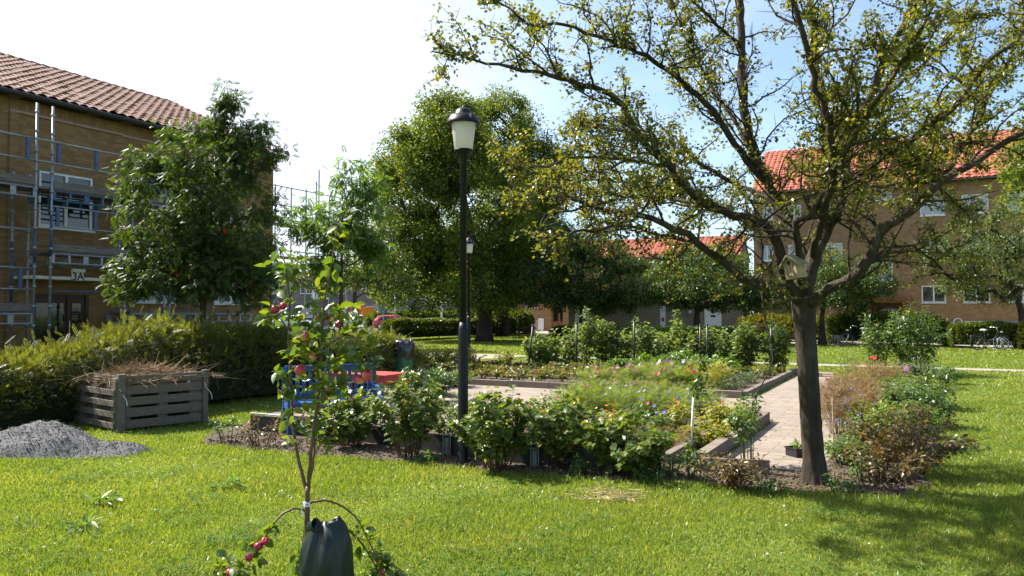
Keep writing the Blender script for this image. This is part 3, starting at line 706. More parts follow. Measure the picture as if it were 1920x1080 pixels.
# canopy with the house number
k0, kz = plane_hit(60, 530, PL+.9*AV, AU); k1 = plane_hit(212, 520, PL+.9*AV, AU)[0]
cz = plane_hit(140, 522, PL+.9*AV, AU)[1]
MB().box(k0, k1, -.9, -.006, cz-.05, cz+.04).build('entrance_canopy', M['cream'], bl, bevel=.01)
n0, n1 = plane_hit(133, 520, PL+.9*AV, AU)[0], plane_hit(155, 520, PL+.9*AV, AU)[0]; nz = plane_hit(140, 506, PL+.9*AV, AU)[1]
nb = MB().box(n0, n1, -.95, -.905, cz-.06, nz).box(n0-.01, n1+.02, -1.0, -.902, cz+.17, nz+.03).build('number_lamp', M['cream'], bl, bevel=.008)
def lettering(name, body, size, mat, parent, loc, rot=(pi/2, 0, 0)):
    cu = bpy.data.curves.new(name, 'FONT'); cu.body = body; cu.size = size; cu.extrude = .004; cu.align_x = 'CENTER'; cu.offset = .004
    fo = bpy.data.objects.new('tmp', cu); COL.objects.link(fo); bpy.context.view_layer.update()
    me = bpy.data.meshes.new_from_object(fo.evaluated_get(bpy.context.evaluated_depsgraph_get())); bpy.data.objects.remove(fo)
    me.materials.clear(); o = obj(name, me, mat, parent, loc=loc); o.rotation_euler = rot; return o
lettering('house_number', '3A', .30, M['ink'], nb, ((n0+n1)/2, -.957, cz-.045))
MB().box(-14, sE+.002, -.035, -.002, 0, .55).build('plinth', M['plinth'], bl)
# --- scaffold
PO = PL+1.5*AV
sc_ = thing('scaffold', 'grey and blue tube scaffolding standing along the yellow brick house', 'scaffold', (PL[0], PL[1], 0), rzL)
def S(px, py): return plane_hit(px, py, PO, AU)
mast = MB
def standard(s, y, z1, mat='steel', z0=0.0):
    mb = MB(); mb.tube([(s, y, z0), (s, y, z1)], .032, 8)
    for z in np.arange(.4, z1, .5): mb.tube([(s, y, z-.035), (s, y, z+.035)], .052, 8)
    mb.build('standard', M[mat], sc_, True)
sA, zTop = S(100, 200)[0], S(100, 200)[1]; sB = S(70, 200)[0]
for s_, y_, z_ in ((sA, -1.5, zTop), (sB, -1.5, zTop), (sA, -.5, zTop-1.7), (sB, -.5, zTop-1.7), (S(18, 300)[0]-.4, -.5, S(18, 292)[1]), (S(250, 300)[0], -1.5, zTop-1.5), (S(250, 300)[0]+.3, -.5, zTop-1.5),
                   (S(233, 548)[0], -1.5, S(233, 546)[1]), (S(308, 560)[0], -1.5, 3.6), (S(318, 560)[0], -1.5, 3.6), (S(456, 560)[0], -1.5, 3.6), (S(400, 560)[0], -.5, 6.8), (S(400, 560)[0], -1.5, 7.2), (S(-60, 300)[0], -1.5, zTop-1.5), (S(-60, 300)[0], -.5, zTop-1.5)):
    standard(s_, y_, z_)
def lowblue(s, y, z0, z1): MB().tube([(s, y, z0), (s, y, z1)], .035, 8).build('painted_sleeve', M['blue_steel'], sc_, True)
lowblue(sA, -1.5, 3.2, 4.3); lowblue(sB, -1.5, 3.0, 3.9); lowblue(sB, -.5, 2.0, 3.6)
def ledger(s0, s1, y, z, mat='steel'): MB().tube([(s0, y, z), (s1, y, z)], .025, 6).build('ledger', M[mat], sc_, True)
sL = S(-60, 300)[0]; sR = S(250, 300)[0]; sF = S(470, 560)[0]
zr1, zr2 = S(103, 267)[1], S(103, 307)[1]
for z in (zr1, zr2): ledger(sL, sB, -1.5, z); ledger(sA, sR, -1.5, z)
for z in (zr1, zr2): MB().tube([(sB-.05, -1.53, z), (sA+.25, -1.53, z)], .03, 6).build('coupler_tube', M['steel'], sc_, True)
for z in (S(103, 387)[1], S(101, 424)[1]): ledger(sA, sR, -1.5, z)
ledger(sL, sB, -1.5, S(0, 418)[1]-.1)
for z in (S(0, 500)[1], S(0, 541)[1]): ledger(sL, sB, -1.5, z, 'steel')
ledger(sA, sF, -1.5, S(100, 546)[1], 'blue_steel')
for px_, za, zb in ((110, zr1, zr2), (181, zr1, zr2), (52, zr1, zr2), (110, S(103, 387)[1], S(101, 424)[1]), (181, S(103, 387)[1], S(101, 424)[1]), (42, S(0, 500)[1], S(0, 541)[1])):
    s_ = S(px_, 300)[0]; MB().box(s_-.05, s_+.05, -1.53, -1.47, zb, za).build('guard_frame', M['blue_steel'], sc_, bevel=.01)
def deck(s0, s1, z, toe=True):
    mb = MB(); n = 4
    for i in range(n):
        y = -1.46+i*.24; mb.box(s0, s1, y, y+.225, z-.045, z)
    if toe: mb.box(s0, s1, -1.505, -1.475, z+.003, z+.19)
    d = mb.build('deck', M['plank'], sc_)
    t = MB()
    for y in (-1.5, -.52):
        t.tube([(s0, y, z-.08), (s1, y, z-.08)], .024, 6); t.tube([(s0, y, z-.32), (s1, y, z-.32)], .024, 6)
        k = max(2, int((s1-s0)/.42))
        for i in range(k+1):
            s_ = s0+(s1-s0)*i/k; t.prism([(s_-.07, y-.012), (s_+.07, y-.012), (s_+.07, y+.012), (s_-.07, y+.012)], z-.30, z-.09) if i % 2 == 0 else t.box(s_-.03, s_+.03, y-.012, y+.012, z-.30, z-.09)
    t.build('truss', M['steel'] if rng.random() < .7 else M['blue_steel'], d)
zd1 = S(100, 352)[1]; zd2 = S(100, 470)[1]; zd3 = S(20, 583)[1]
deck(sL, sB-.04, S(30, 341)[1]); deck(sA+.04, sR, zd1); deck(sR+.05, sF, zd1); deck(sA+.04, sR, zd2); deck(sR+.05, sF, zd2); deck(sL, sB-.04, zd3); deck(S(245, 585)[0], sF, S(300, 584)[1], False)
MB().box(sB+.02, sA-.02, -1.45, -.55, zd1-.05, zd1+.01).build('landing_board', M['plank'], sc_)
# --- orange roofed brick block
PR = np.array([26.4, 44.0]); AR = AV; rzR = -TH
def RW(*a): return pxwin(PR, AR, *a)
zeR = plane_hit(1830, 331, PR, AR)[1]+.05
g_t, g_b = plane_hit(1830, 534, PR, AR)[1], plane_hit(1830, 567, PR, AR)[1]
m_t = plane_hit(1735, 449, PR, AR)[1]; t_t = plane_hit(1825, 364, PR, AR)[1]; hh = g_t-g_b
cols = [(1427, 1450), (1478, 1503), (1549, 1580), (1727, 1773), (1805, 1856), (1891, 1945), (1990, 2050), (2090, 2150)]
wr = []
for i, (a, b_) in enumerate(cols):
    s0, s1 = plane_hit(a, 500, PR, AR)[0], plane_hit(b_, 500, PR, AR)[0]
    wr.append((s0, s1, g_b, g_t, 0, 1, 'curtain' if i < 3 else 'glass')); wr.append((s0, s1, m_t-hh, m_t, 0, 1, 'curtain')); wr.append((s0, s1, t_t-hh-.1, t_t, 0, 1, 'curtain'))
st0, st1 = plane_hit(1629, 500, PR, AR)[0], plane_hit(1674, 500, PR, AR)[0]
wr += [(st0, st1, plane_hit(1650, 376, PR, AR)[1], plane_hit(1650, 361, PR, AR)[1], 0, 0, 'curtain'), (st0, st1, plane_hit(1650, 526, PR, AR)[1], plane_hit(1650, 490, PR, AR)[1], 0, 0, 'curtain')]
b0, b1 = plane_hit(1808, 600, PR, AR)[0], plane_hit(1857, 600, PR, AR)[0]
wr.append((b0, b1, .35, plane_hit(1830, 602, PR, AR)[1], -.05, 1, 'glass'))
sw = plane_hit(1412, 330, PR, AR)[0]
br_ = house('tiled_brick_block', 'three storey brown brick block with bright orange tiled roof', PR, rzR, sw, 22, 10.2, zeR, zeR+3.35, M['ybrick2'], M['redtile'], [w[:4] for w in wr[:-1]]+[(st0+.1, st1+.5, 0, 2.3)], wr, .35, .33)
pz = plane_hit(1830, 600, PR, AR)[1]
mb = MB(); wall_holes(mb, sw, 22, 0, pz, [(b0, b1, .35, pz-.06), (st0, st1+.6, 0, 2.3)], -.04, .06); mb.build('plinth', M['plinth'], br_)
s_ = plane_hit(1796, 604, PR, AR)[0]; MB().torus(.20, .04, 20, 6, np.array([[1, 0, 0], [0, 0, 1], [0, 1, 0.]]), (s_, -.06, 1.18)).build('wall_vent', M['cream'], br_)
e = MB().box(st0+.1, st1+.5, .06, .12, 0, 2.3).build('door', M['darkwood'], br_); MB().box(st0+.4, st1+.2, .045, .058, .8, 2.0).build('door_glass', M['glass'], e)
MB().box(st0-.5, st1+1.0, -1.1, -.045, 2.42, 2.6).build('entrance_canopy', M['teak'], br_)
MB().tube([(sw+.5, -.08, .2), (sw+.5, -.08, zeR-.2)], .05, 8).build('downpipe', M['dark_gutter'], br_)
# --- lower brick wing behind the sheds
PM = np.array([6.5, 70.0]); rzM = radians(-22); AM = np.array([cos(rzM), sin(rzM)])
def MW(*a): return pxwin(PM, AM, *a)
zeM = plane_hit(1250, 481, PM, AM)[1]; wm = [MW(985, 1008, 562, 577, 1, 'curtain'), MW(1215, 1245, 492, 520, 1, 'curtain'), MW(1290, 1320, 492, 520, 1, 'glass')]
sd0, sd1 = plane_hit(1034, 590, PM, AM)[0], plane_hit(1056, 590, PM, AM)[0]; sdz = plane_hit(1045, 573, PM, AM)[1]
bm = house('low_brick_wing', 'lower tawny brick house with orange roof, brown door facing the yard', PM, rzM, plane_hit(942, 590, PM, AM)[0], plane_hit(1386, 480, PM, AM)[0], 9.0, zeM, zeM+1.9, M['ybrick2'], M['redtile'], [w[:4] for w in wm]+[(sd0, sd1, 0, sdz)], wm, .35, .38)
dd = MB().box(sd0, sd1, .06, .14, 0, sdz).build('door', M['teak'], bm); wd_ = sd1-sd0
MB().box(sd0+wd_*.15, sd0+wd_*.55, .045, .058, .9, sdz-.25).box(sd0+wd_*.72, sd1-.08, .045, .058, .9, sdz-.25).build('door_glass', M['glass'], dd)
MB().box(sd0-.25, sd1+.25, -.35, -.01, sdz+.03, sdz+.14).build('door_hood', M['teak'], bm)
MB().box(plane_hit(1010, 590, PM, AM)[0], plane_hit(1020, 590, PM, AM)[0], -.12, -.004, .1, plane_hit(1015, 597, PM, AM)[1]).build('meter_cabinet', M['white'], bm, bevel=.01)
# --- timber sheds with herringbone boards
m, nt, b = new_mat('chevron_boards')
t_ = nt.nodes.new('ShaderNodeTexCoord'); sx = nt.nodes.new('ShaderNodeSeparateXYZ'); nt.links.new(t_.outputs['Object'], sx.inputs[0])
ab = nt.nodes.new('ShaderNodeMath'); ab.operation = 'ABSOLUTE'; nt.links.new(sx.outputs[0], ab.inputs[0])
ma = nt.nodes.new('ShaderNodeMath'); ma.operation = 'MULTIPLY_ADD'; nt.links.new(ab.outputs[0], ma.inputs[0]); ma.inputs[1].default_value = .38; nt.links.new(sx.outputs[2], ma.inputs[2])
fr = nt.nodes.new('ShaderNodeMath'); fr.operation = 'PINGPONG'; nt.links.new(ma.outputs[0], fr.inputs[0]); fr.inputs[1].default_value = .09
fc = stretch(nt, fr.outputs[0], 0.0, .02)
nt.links.new(mixc(nt, fc, (.07, .055, .04), ramp(nt, noise(nt, coords(nt), 2, 5), [(.20, .165, .12), (.30, .25, .185)])), b.inputs['Base Color']); b.inputs['Roughness'].default_value = .8; bump(nt, b, fc, .6, .02); M['chevron'] = m
def shed(label, px0, px1, Y0, rz, dep, zw, za, doors, lamps):
    p0 = at(px0, 600, Y0)[:2]; ax = np.array([cos(rz), sin(rz)]); s1 = plane_hit(px1, 600, p0, ax)[0]; mid = s1/2; o = p0+ax*mid; h = s1/2
    t = thing('timber_shed', label, 'shed', (o[0], o[1], 0), rz)
    mb = MB(); mb.add([(-h, 0, 0), (h, 0, 0), (h, 0, zw), (0, 0, za), (-h, 0, zw)], [(0, 1, 2, 3, 4)])
    mb.add([(h, 0, 0), (h, dep, 0), (h, dep, zw), (h, 0, zw)], [(0, 1, 2, 3)]); mb.add([(-h, 0, 0), (-h, 0, zw), (-h, dep, zw), (-h, dep, 0)], [(0, 1, 2, 3)])
    mb.add([(h, dep, 0), (-h, dep, 0), (-h, dep, zw), (0, dep, za), (h, dep, zw)], [(0, 1, 2, 3, 4)]); mb.build('wall', M['chevron'], t)
    mb = MB(); k = (za-zw)/h
    for sg in (-1, 1):
        q = [(0, za+.05), (sg*(h+.35), zw-k*.35+.05), (sg*(h+.35), zw-k*.35+.17), (0, za+.17)]
        V = [(x, y, z) for y in (-.4, dep+.3) for x, z in q]; mb.add(V, [(0, 1, 2, 3), (7, 6, 5, 4), (0, 4, 5, 1), (1, 5, 6, 2), (2, 6, 7, 3)])
    mb.build('roof', plain('tarred_roof', (.05, .035, .032), .8), t)
    MB().box(-.04, .04, -.03, -.003, 0, za-.06).build('corner_batten', M['chevron'], t)
    for a, b_, zt in doors:
        d = MB().box(plane_hit(a, 600, o, ax)[0], plane_hit(b_, 600, o, ax)[0], -.05, -.004, .05, zt).build('door', M['white'], t, bevel=.01)
        c = (plane_hit(a, 600, o, ax)[0]+plane_hit(b_, 600, o, ax)[0])/2
        MB().box(c-.15, c+.15, -.062, -.052, zt-.62, zt-.5).build('door_plate', M['plastic_black'], d)
    for lx, lz in lamps:
        s_ = plane_hit(lx, 600, o, ax)[0]; MB().lathe([(.02, -.16), (.14, -.1), (.17, 0), (.12, .1), (.03, .14)], 12, (s_, -.14, lz)).build('wall_lamp', M['carsilver'], t, True)
    return t, o, ax
shed('dark timber shed with herringbone boards behind the raspberry row', 1066, 1262, 50, radians(-8), 5, 2.35, 3.2, [(1078, 1104, 2.1)], [(1176, 2.1), (1112, 2.3)])
sh2, so2, sx2 = shed('paler timber shed with a white door beside the brick block', 1262, 1402, 49.5, radians(-16), 5, 2.3, 3.1, [(1321, 1353, 2.05)], [(1293, 1.75)])
s_ = plane_hit(1246, 600, np.array(so2), sx2)[0]
nd = thing('notice_door', 'narrow white door with a small red sign between the sheds', 'door', (*at(1243, 620, 49.2)[:2], 0), radians(-10))
MB().box(-.17, .17, -.05, 0, 0, 2.15).build('door_leaf', M['white'], nd, bevel=.01); MB().box(-.09, .09, -.062, -.052, 1.15, 1.4).build('red_sign', M['carred'], nd)
# --- grey block across the street, far scaffold, white railing
bf = thing('grey_block', 'long grey brick block across the street with white balconies', 'apartment building', (-26, 95, 0), radians(4))
mb = MB(); wall_holes(mb, -14, 24, 0, 6.2, []); mb.box(-14, 24, .01, 9, 0, 6.19); mb.build('wall', plain('purplish_grey_brick', (.20, .165, .16), .9, 0, .2, 2), bf)
MB().box(-14.3, 24.3, -.4, 9.3, 6.22, 6.5).build('roof', M['plinth'], bf)
for i in range(9):
    s_ = -12+i*4; window(bf, s_, s_+1.5, 1.1, 2.5, -.11, 1, 'curtain'); window(bf, s_, s_+1.5, 4.0, 5.4, -.11, 1, 'glass')
    if i % 2: MB().box(s_+1.6, s_+3.6, -1.2, -.01, 3.3, 4.2).build('balcony', M['white'], bf)
fs = thing('far_scaffold', 'thin scaffold frame rising against the white sky beyond the brick house', 'scaffold', (*at(560, 600, 62)[:2], 0), rzL)
for i, (px_, top) in enumerate(((515, 345), (545, 352), (573, 355), (592, 340), (597, 318), (617, 370), (650, 385))):
    o_ = at(px_, 600, 62)[:2]; s_ = np.dot(o_-np.array(fs.location[:2]), AU)/1.0
    s_ = plane_hit(px_, 500, np.array(fs.location[:2]), AU)[0]; zz = plane_hit(px_, top, np.array(fs.location[:2]), AU)[1]
    MB().tube([(s_, 0, 0), (s_, 0, zz)], .06, 6).build('standard', M['steel'], fs)
fo2 = np.array(fs.location[:2]); a_, b_ = plane_hit(512, 400, fo2, AU)[0], plane_hit(655, 400, fo2, AU)[0]
for y_ in (350, 385, 412, 440, 470, 500):
    z = plane_hit(530, y_, fo2, AU)[1]; MB().tube([(a_, 0, z), (b_, 0, z)], .045, 6).build('ledger', M['steel'], fs)
for y_ in (418, 480): z = plane_hit(530, y_, fo2, AU)[1]; MB().box(a_, b_, .05, 1.0, z-.15, z).build('deck', M['plank'], fs)
rl = thing('yard_railing', 'white upright bar railing in front of the tawny brick wing', 'railing', (*at(957, 606, 66)[:2], 0), rzM)
mb = MB(); Lr = 2.9
for z in (.12, 1.0): mb.box(0, Lr, -.02, .02, z, z+.05)
for i in range(22): mb.box(i*Lr/21-.014, i*Lr/21+.014, -.012, .012, .17, 1.0)
mb.build('rail_bars', M['white'], rl)
# ------------------------------------------------------------------ hawthorn
def hawthorn():
    D = 7.93
    base = G(1527, 905); t = thing('hawthorn_tree', 'gnarled hawthorn with sparse yellowing leaves and crooked limbs above the brick path', 'tree', base)
    def pp(L): return np.array([at(x, y, D+d) for x, y, d in L])-base
    trunk = resample(pp([(1529, 912, 0), (1527, 880, 0), (1520, 780, 0), (1514, 680, 0), (1508, 600, 0), (1507, 548, 0)]), .06)
    rT = np.interp(np.linspace(0, 1, len(trunk)), [0, .05, .15, .6, .85, 1], [.150, .118, .100, .092, .098, .12])
    k = 36; A = np.arange(k)*2*pi/k; V = []
    for i, p in enumerate(trunk):
        rr = rT[i]*(1+.05*np.abs(np.sin(A*5.5+np.sin(i*.11)*1.3+i*.02))+.05*np.abs(np.sin(A*9+np.sin(i*.17)*.8))+.025*rng.normal(size=k)+.05*np.sin(A*2+i*.04)+(.30*np.exp(-i/2.2)*np.maximum(0, np.sin(A*4+.6))))
        V.append(p+np.stack([rr*np.cos(A), rr*np.sin(A), 0*A], 1))
    n = len(trunk); mb = MB()
    mb.add(np.concatenate(V), [(i*k+j, i*k+(j+1) % k, (i+1)*k+(j+1) % k, (i+1)*k+j) for i in range(n-1) for j in range(k)])
    L = [
     ([(1502, 575, 0), (1470, 545, -.1), (1430, 533, -.3), (1395, 523, -.5), (1350, 488, -.6), (1310, 455, -.7), (1265, 428, -.8), (1200, 405, -.9), (1130, 392, -1.0), (1070, 372, -1.1)], .082, .012),
     ([(1502, 565, -.05), (1478, 530, -.15), (1462, 480, -.2), (1452, 440, -.25), (1432, 420, -.3), (1380, 402, -.3), (1333, 389, -.35), (1278, 348, -.5), (1255, 311, -.6), (1218, 274, -.7), (1185, 237, -.8), (1170, 200, -.8), (1148, 176, -.9), (1089, 159, -1.0), (1030, 139, -1.1), (978, 131, -1.15), (911, 118, -1.2), (867, 102, -1.25), (809, 96, -1.3)], .078, .006),
     ([(1508, 560, .1), (1512, 500, .3), (1490, 440, .5), (1462, 385, .7), (1436, 335, .8), (1412, 280, .9), (1396, 200, .9), (1390, 90, .9), (1388, 0, .9), (1380, -110, .9)], .10, .03),
     ([(1440, 345, .8), (1398, 300, .8), (1360, 240, .7), (1322, 192, .6), (1266, 144, .4), (1210, 105, .2), (1148, 78, 0), (1100, 60, -.1), (1059, 48, -.2), (993, 48, -.3), (955, 18, -.4), (915, -8, -.4)], .06, .007),
     ([(1508, 562, 0), (1524, 484, .1), (1566, 397, .3), (1582, 345, .4), (1588, 256, .5), (1611, 218, .5), (1632, 180, .5), (1662, 110, .5), (1705, 30, .4), (1740, -60, .3)], .105, .03),
     ([(1512, 575, -.05), (1545, 550, -.2), (1578, 530, -.35), (1612, 512, -.5), (1636, 470, -.6), (1655, 430, -.7), (1705, 395, -.8), (1765, 340, -.9), (1830, 300, -1.0), (1890, 262, -1.1), (1960, 215, -1.2)], .085, .02),
     ([(1505, 550, -.1), (1500, 470, -.3), (1490, 418, -.5), (1522, 400, -.6), (1540, 366, -.65), (1557, 345, -.7), (1588, 336, -.8), (1626, 317, -.9), (1698, 271, -1.1), (1760, 225, -1.2), (1805, 178, -1.3), (1852, 120, -1.4), (1905, 75, -1.4), (1960, 30, -1.4)], .06, .012),
     ([(1512, 550, .15), (1532, 480, .6), (1545, 400, .9), (1550, 300, 1.0), (1545, 200, 1.0), (1528, 100, 1.0), (1520, 0, 1.0), (1510, -120, 1.0)], .075, .02),
     ([(1524, 484, .1), (1545, 400, -.6), (1560, 330, -1.0), (1552, 230, -1.3), (1520, 120, -1.5), (1490, 0, -1.6), (1470, -110, -1.6)], .06, .015),
     ([(1612, 512, -.5), (1660, 470, -.2), (1710, 462, .1), (1760, 500, .3), (1800, 525, .4), (1850, 515, .5)], .03, .008),
     ([(1588, 256, .5), (1650, 190, .9), (1720, 130, 1.2), (1790, 60, 1.4), (1850, -30, 1.5)], .045, .012),
     ([(1765, 340, -.9), (1820, 250, -.5), (1870, 150, -.2), (1915, 60, 0), (1950, -40, .1)], .035, .010),
     ([(1310, 455, -.7), (1240, 440, -.4), (1170, 425, -.2), (1110, 430, 0)], .03, .006),
     ([(1462, 385, .7), (1380, 345, 1.2), (1300, 300, 1.5), (1220, 262, 1.7), (1130, 240, 1.8), (1060, 250, 1.9)], .045, .008),
     ([(1390, 90, .9), (1330, 30, .6), (1260, -30, .4), (1190, -80, .3)], .03, .01),
     ([(1255, 311, -.6), (1180, 300, -1.0), (1100, 296, -1.2), (1030, 310, -1.3), (950, 318, -1.3)], .028, .006),
     ([(1333, 389, -.35), (1240, 365, .3), (1150, 340, .7), (1060, 335, .9), (990, 350, 1.0)], .03, .006),
     ([(1412, 280, .9), (1340, 170, 1.4), (1280, 60, 1.7), (1250, -40, 1.8)], .035, .01),
     ([(1698, 271, -1.1), (1740, 330, -.6), (1790, 380, -.2), (1850, 400, .1)], .022, .006),
     ([(1582, 345, .4), (1660, 330, .9), (1740, 300, 1.2), (1830, 250, 1.4)], .035, .008),
     ([(1560, 330, -1.0), (1620, 220, -1.6), (1690, 120, -1.9), (1750, 10, -2.1)], .035, .01),
     ([(1200, 405, -.9), (1130, 428, -1.1), (1060, 440, -1.3), (1000, 462, -1.4)], .024, .005),
     ([(1240, 365, .3), (1160, 372, -.1), (1080, 392, -.5), (1010, 400, -.8), (960, 380, -.9)], .026, .005),
     ([(1060, 335, .9), (990, 325, .6), (945, 305, .4), (925, 330, .3)], .018, .004),
     ([(1180, 300, -1.0), (1110, 330, -.6), (1050, 350, -.4), (985, 345, -.3)], .02, .005),
     ([(1490, 440, .5), (1420, 425, 1.3), (1340, 395, 1.9), (1250, 380, 2.3), (1180, 395, 2.5)], .035, .008),
    ]
    A2, B2, R2 = [], [], []; LP, LA = [], []; TW = []
    for path, r0, r1 in L:
        r0 *= .68
        P = resample(pp(path), .10); n = len(P)
        P[1:-1] += rng.normal(size=(n-2, 3))*.010
        s = np.linspace(0, 1, n); R = r1+(r0-r1)*(1-s)**.85; R *= 1+.05*rng.normal(size=n)
        mb.tube(P, R, 10)
        ln = n*.1; ns = int(ln/.115)
        for _ in range(ns):
            u = .16+.84*rng.random(); i = min(int(u*(n-1)), n-2); p = P[i]; T = unit(P[i+1]-P[i])
            if p[2] < 1.75: continue
            d = unit(T*.55+rdir(1)[0]*.95+np.array([0, 0, .22])); m = rng.integers(4, 8); sl = rng.uniform(.09, .17)*(1.25-.45*u)*min(1.0, .25+R[i]/.035)
            Q = [p]; dd = d
            for q in range(m):
                dd = unit(dd+rdir(1)[0]*.42+np.array([0, 0, .06])); Q.append(Q[-1]+dd*sl)
            Q = np.array(Q); rr = np.linspace(min(R[i]*.6, .013), .0035, m+1); mb.tube(Q, rr, 5, False)
            for q in range(1, m+1):
                for _k in range(rng.integers(1, 5)):
                    a = Q[q]+(Q[q-1]-Q[q])*rng.random(); v = unit(rdir(1)[0]+dd*.4+np.array([0, 0, .15]))*rng.uniform(.05, .2)
                    TW.append((a, a+v)); LP.append(a+v); LP.append(a+v*.55)
                LP.append(Q[q])
        for u in np.arange(.35, 1, .05):
            LP.append(P[min(int(u*(n-1)), n-1)]+rdir(1)[0]*.03)
    A2 = np.array([a for a, b in TW]); B2 = np.array([b for a, b in TW]); twigs_into(mb, A2, B2, .0038)
    mb.build('trunk', M['haw_bark'], t, True)
    C = np.array(LP); w = rng.random(len(C))
    cl = np.sin(C[:, 0]*3.1)+np.sin(C[:, 2]*3.7+1)+np.sin(C[:, 1]*3.3+2)   # some twigs have lost their leaves
    hr = np.hypot(C[:, 0]+.1, C[:, 1]); keep = w < (.60+.17*cl)*np.where((C[:, 2] < 2.75) & (hr < 1.1), .22, 1)
    C = C[keep]
    pl, ax, nr = clump_leaves(C, .058, 5, .15, .9); n = len(pl)
    obj('crown', leaves_mesh('crown', T_LOBE, pl, ax, nr, .034*(.6+.7*rng.random(n)), .030*(.6+.7*rng.random(n))), M['haw'], t)
    print('haw leaves', n, 'twigs', len(TW))
    return base
hawthorn()
# bird box wedged in the fork
p = at(1490, 503, 7.62)
bh = thing('bird_house', 'weathered wooden bird house with pitched roof tilted in the hawthorn fork', 'bird house', p, radians(-38))
bh.rotation_euler = (radians(4), radians(-9), radians(-52)); bh.scale = (.92,)*3
w, d, h, rf = .075, .085, .11, .085
mb = MB(); V = [(-w, -d, -h), (w, -d, -h), (w, -d, h*.45), (0, -d, h*1.15), (-w, -d, h*.45)]; V += [(x, d, z) for x, y, z in V]
mb.add(V, [(0, 1, 2, 3, 4), (9, 8, 7, 6, 5), (0, 5, 6, 1), (1, 6, 7, 2), (2, 7, 8, 3), (3, 8, 9, 4), (4, 9, 5, 0)]); mb.build('box', M['birdwood'], bh)
mb = MB(); k = (h*.7)/w
for sg in (-1, 1):
    q = [(0, h*1.15+.004), (sg*(w+.035), h*.45-k*.035+.004), (sg*(w+.035), h*.45-k*.035+.018), (0, h*1.15+.022)]
    V = [(x, y, z) for y in (-d-.045, d+.02) for x, z in q]; mb.add(V, [(0, 1, 2, 3), (7, 6, 5, 4), (0, 4, 5, 1), (1, 5, 6, 2), (2, 6, 7, 3), (3, 7, 4, 0)])
mb.build('roof', M['lid'], bh)
mb = MB()
for i in range(4): mb.box(-w+.012+i*.036, -w+.04+i*.036, -d-.012, -d-.001, -h*.75+rng.random()*.02, h*.3+.05*(1-abs(i-1.5)/1.5))
mb.build('front_sticks', M['birdwood'], bh)
MB().lathe([(.02, 0), (.021, .004)], 14, (0, 0, 0)).build('entrance_hole', M['ink'], bh).matrix_local = __import__('mathutils').Matrix.Translation((0, -d-.013, h*.55)) @ __import__('mathutils').Matrix.Rotation(pi/2, 4, 'X')
# ------------------------------------------------------------------ other trees
def E(px, py, Y, base): return at(px, py, Y)-base
def tree_px(name, label, px, Y, fork_py, tr, blobs, **kw):
    """blobs: (px, py, dY, rx_px, rz_px, ry_m)"""
    x = (px-960)/FOC*Y; base = np.array([x, Y, 0.0]); B = []
    for bx, by, dy, rx, rz, ry in blobs:
        c = at(bx, by, Y+dy)-base; B.append((c, np.array([rx*Y/FOC, ry, rz*Y/FOC])))
    f = at(px, fork_py, Y)-base; top = np.array([np.mean([b[0][0] for b in B])*.6, 0, max(b[0][2] for b in B)*.9])
    return tree(name, label, base, [(0, 0, -.05), (0, 0, f[2]*.5), f, f+(top-f)*.5, top], tr, B, **kw)
tree_px('rowan_tree', 'dark leafy rowan tree with a few red berries before the brick house', 381, 16.5, 530, .085,
        [(375, 300, 0, 95, 80, 1.3), (330, 400, 0, 110, 95, 1.5), (430, 420, 0, 105, 105, 1.5), (380, 500, 0, 135, 60, 1.6), (300, 500, 0, 75, 50, 1.0), (470, 290, 0, 50, 50, .6), (450, 520, 0, 70, 50, 1.0), (475, 240, 0, 28, 22, .3), (425, 210, 0, 20, 50, .25), (260, 300, 0, 50, 22, .5), (235, 540, 0, 30, 22, .4)],
        nc=400, rc=.28, nl=34, L=.125, Wd=.115, tpl=T_ROWAN, lm=M['rowan'], bm=M['bark'], tip=.007, droop=.55, extra=[at(x, y, 16.5)-np.array([(381-960)/FOC*16.5, 16.5, 0]) for x, y in ((428, 165), (424, 185), (430, 205), (415, 195), (440, 190), (425, 225), (420, 245), (470, 250), (485, 265), (515, 280), (490, 240), (535, 285))])
rw = bpy.data.objects['rowan_tree']
for px_, py_ in ((423, 432), (329, 510), (536, 456)):
    c = at(px_, py_, 15.6)-np.array(rw.location); q = c+rng.normal(size=(22, 3))*.035
    V, Fs = scatter(T_BALL, np.repeat(np.eye(3)[None]*.013, 22, 0), q); obj('berry_cluster', np_mesh('berry_cluster', V, Fs, True), M['red_p'], rw)
tree_px('young_rowan', 'slender young rowan with feathery pale leaves behind the apple tree', 640, 25, 520, .10,
        [(655, 370, 0, 45, 55, .7), (610, 420, 0, 60, 55, .9), (680, 420, 0, 60, 60, .9), (640, 470, 0, 75, 60, 1.1), (660, 315, 0, 18, 30, .3), (570, 400, 0, 35, 40, .6), (690, 350, 0, 30, 25, .3)],
        nc=130, rc=.36, nl=12, L=.27, Wd=.24, tpl=T_ROWAN, lm=M['rowan_fine'], bm=M['bark'], tip=.008, droop=.4, lo=.3, group=None)
tree_px('low_street_tree', 'low bushy tree with thin forked stems near the parked cars', 665, 36, 560, .16,
        [(690, 500, 0, 60, 45, 1.6), (620, 520, 0, 60, 40, 1.4), (740, 520, 0, 55, 50, 1.6), (570, 510, 0, 45, 40, 1.2), (715, 440, 0, 40, 45, 1.2)],
        nc=150, rc=.55, nl=55, L=.13, Wd=.09, tpl=T_DIA, lm=M['ash'], bm=M['bark'], tip=.012, lo=.3)
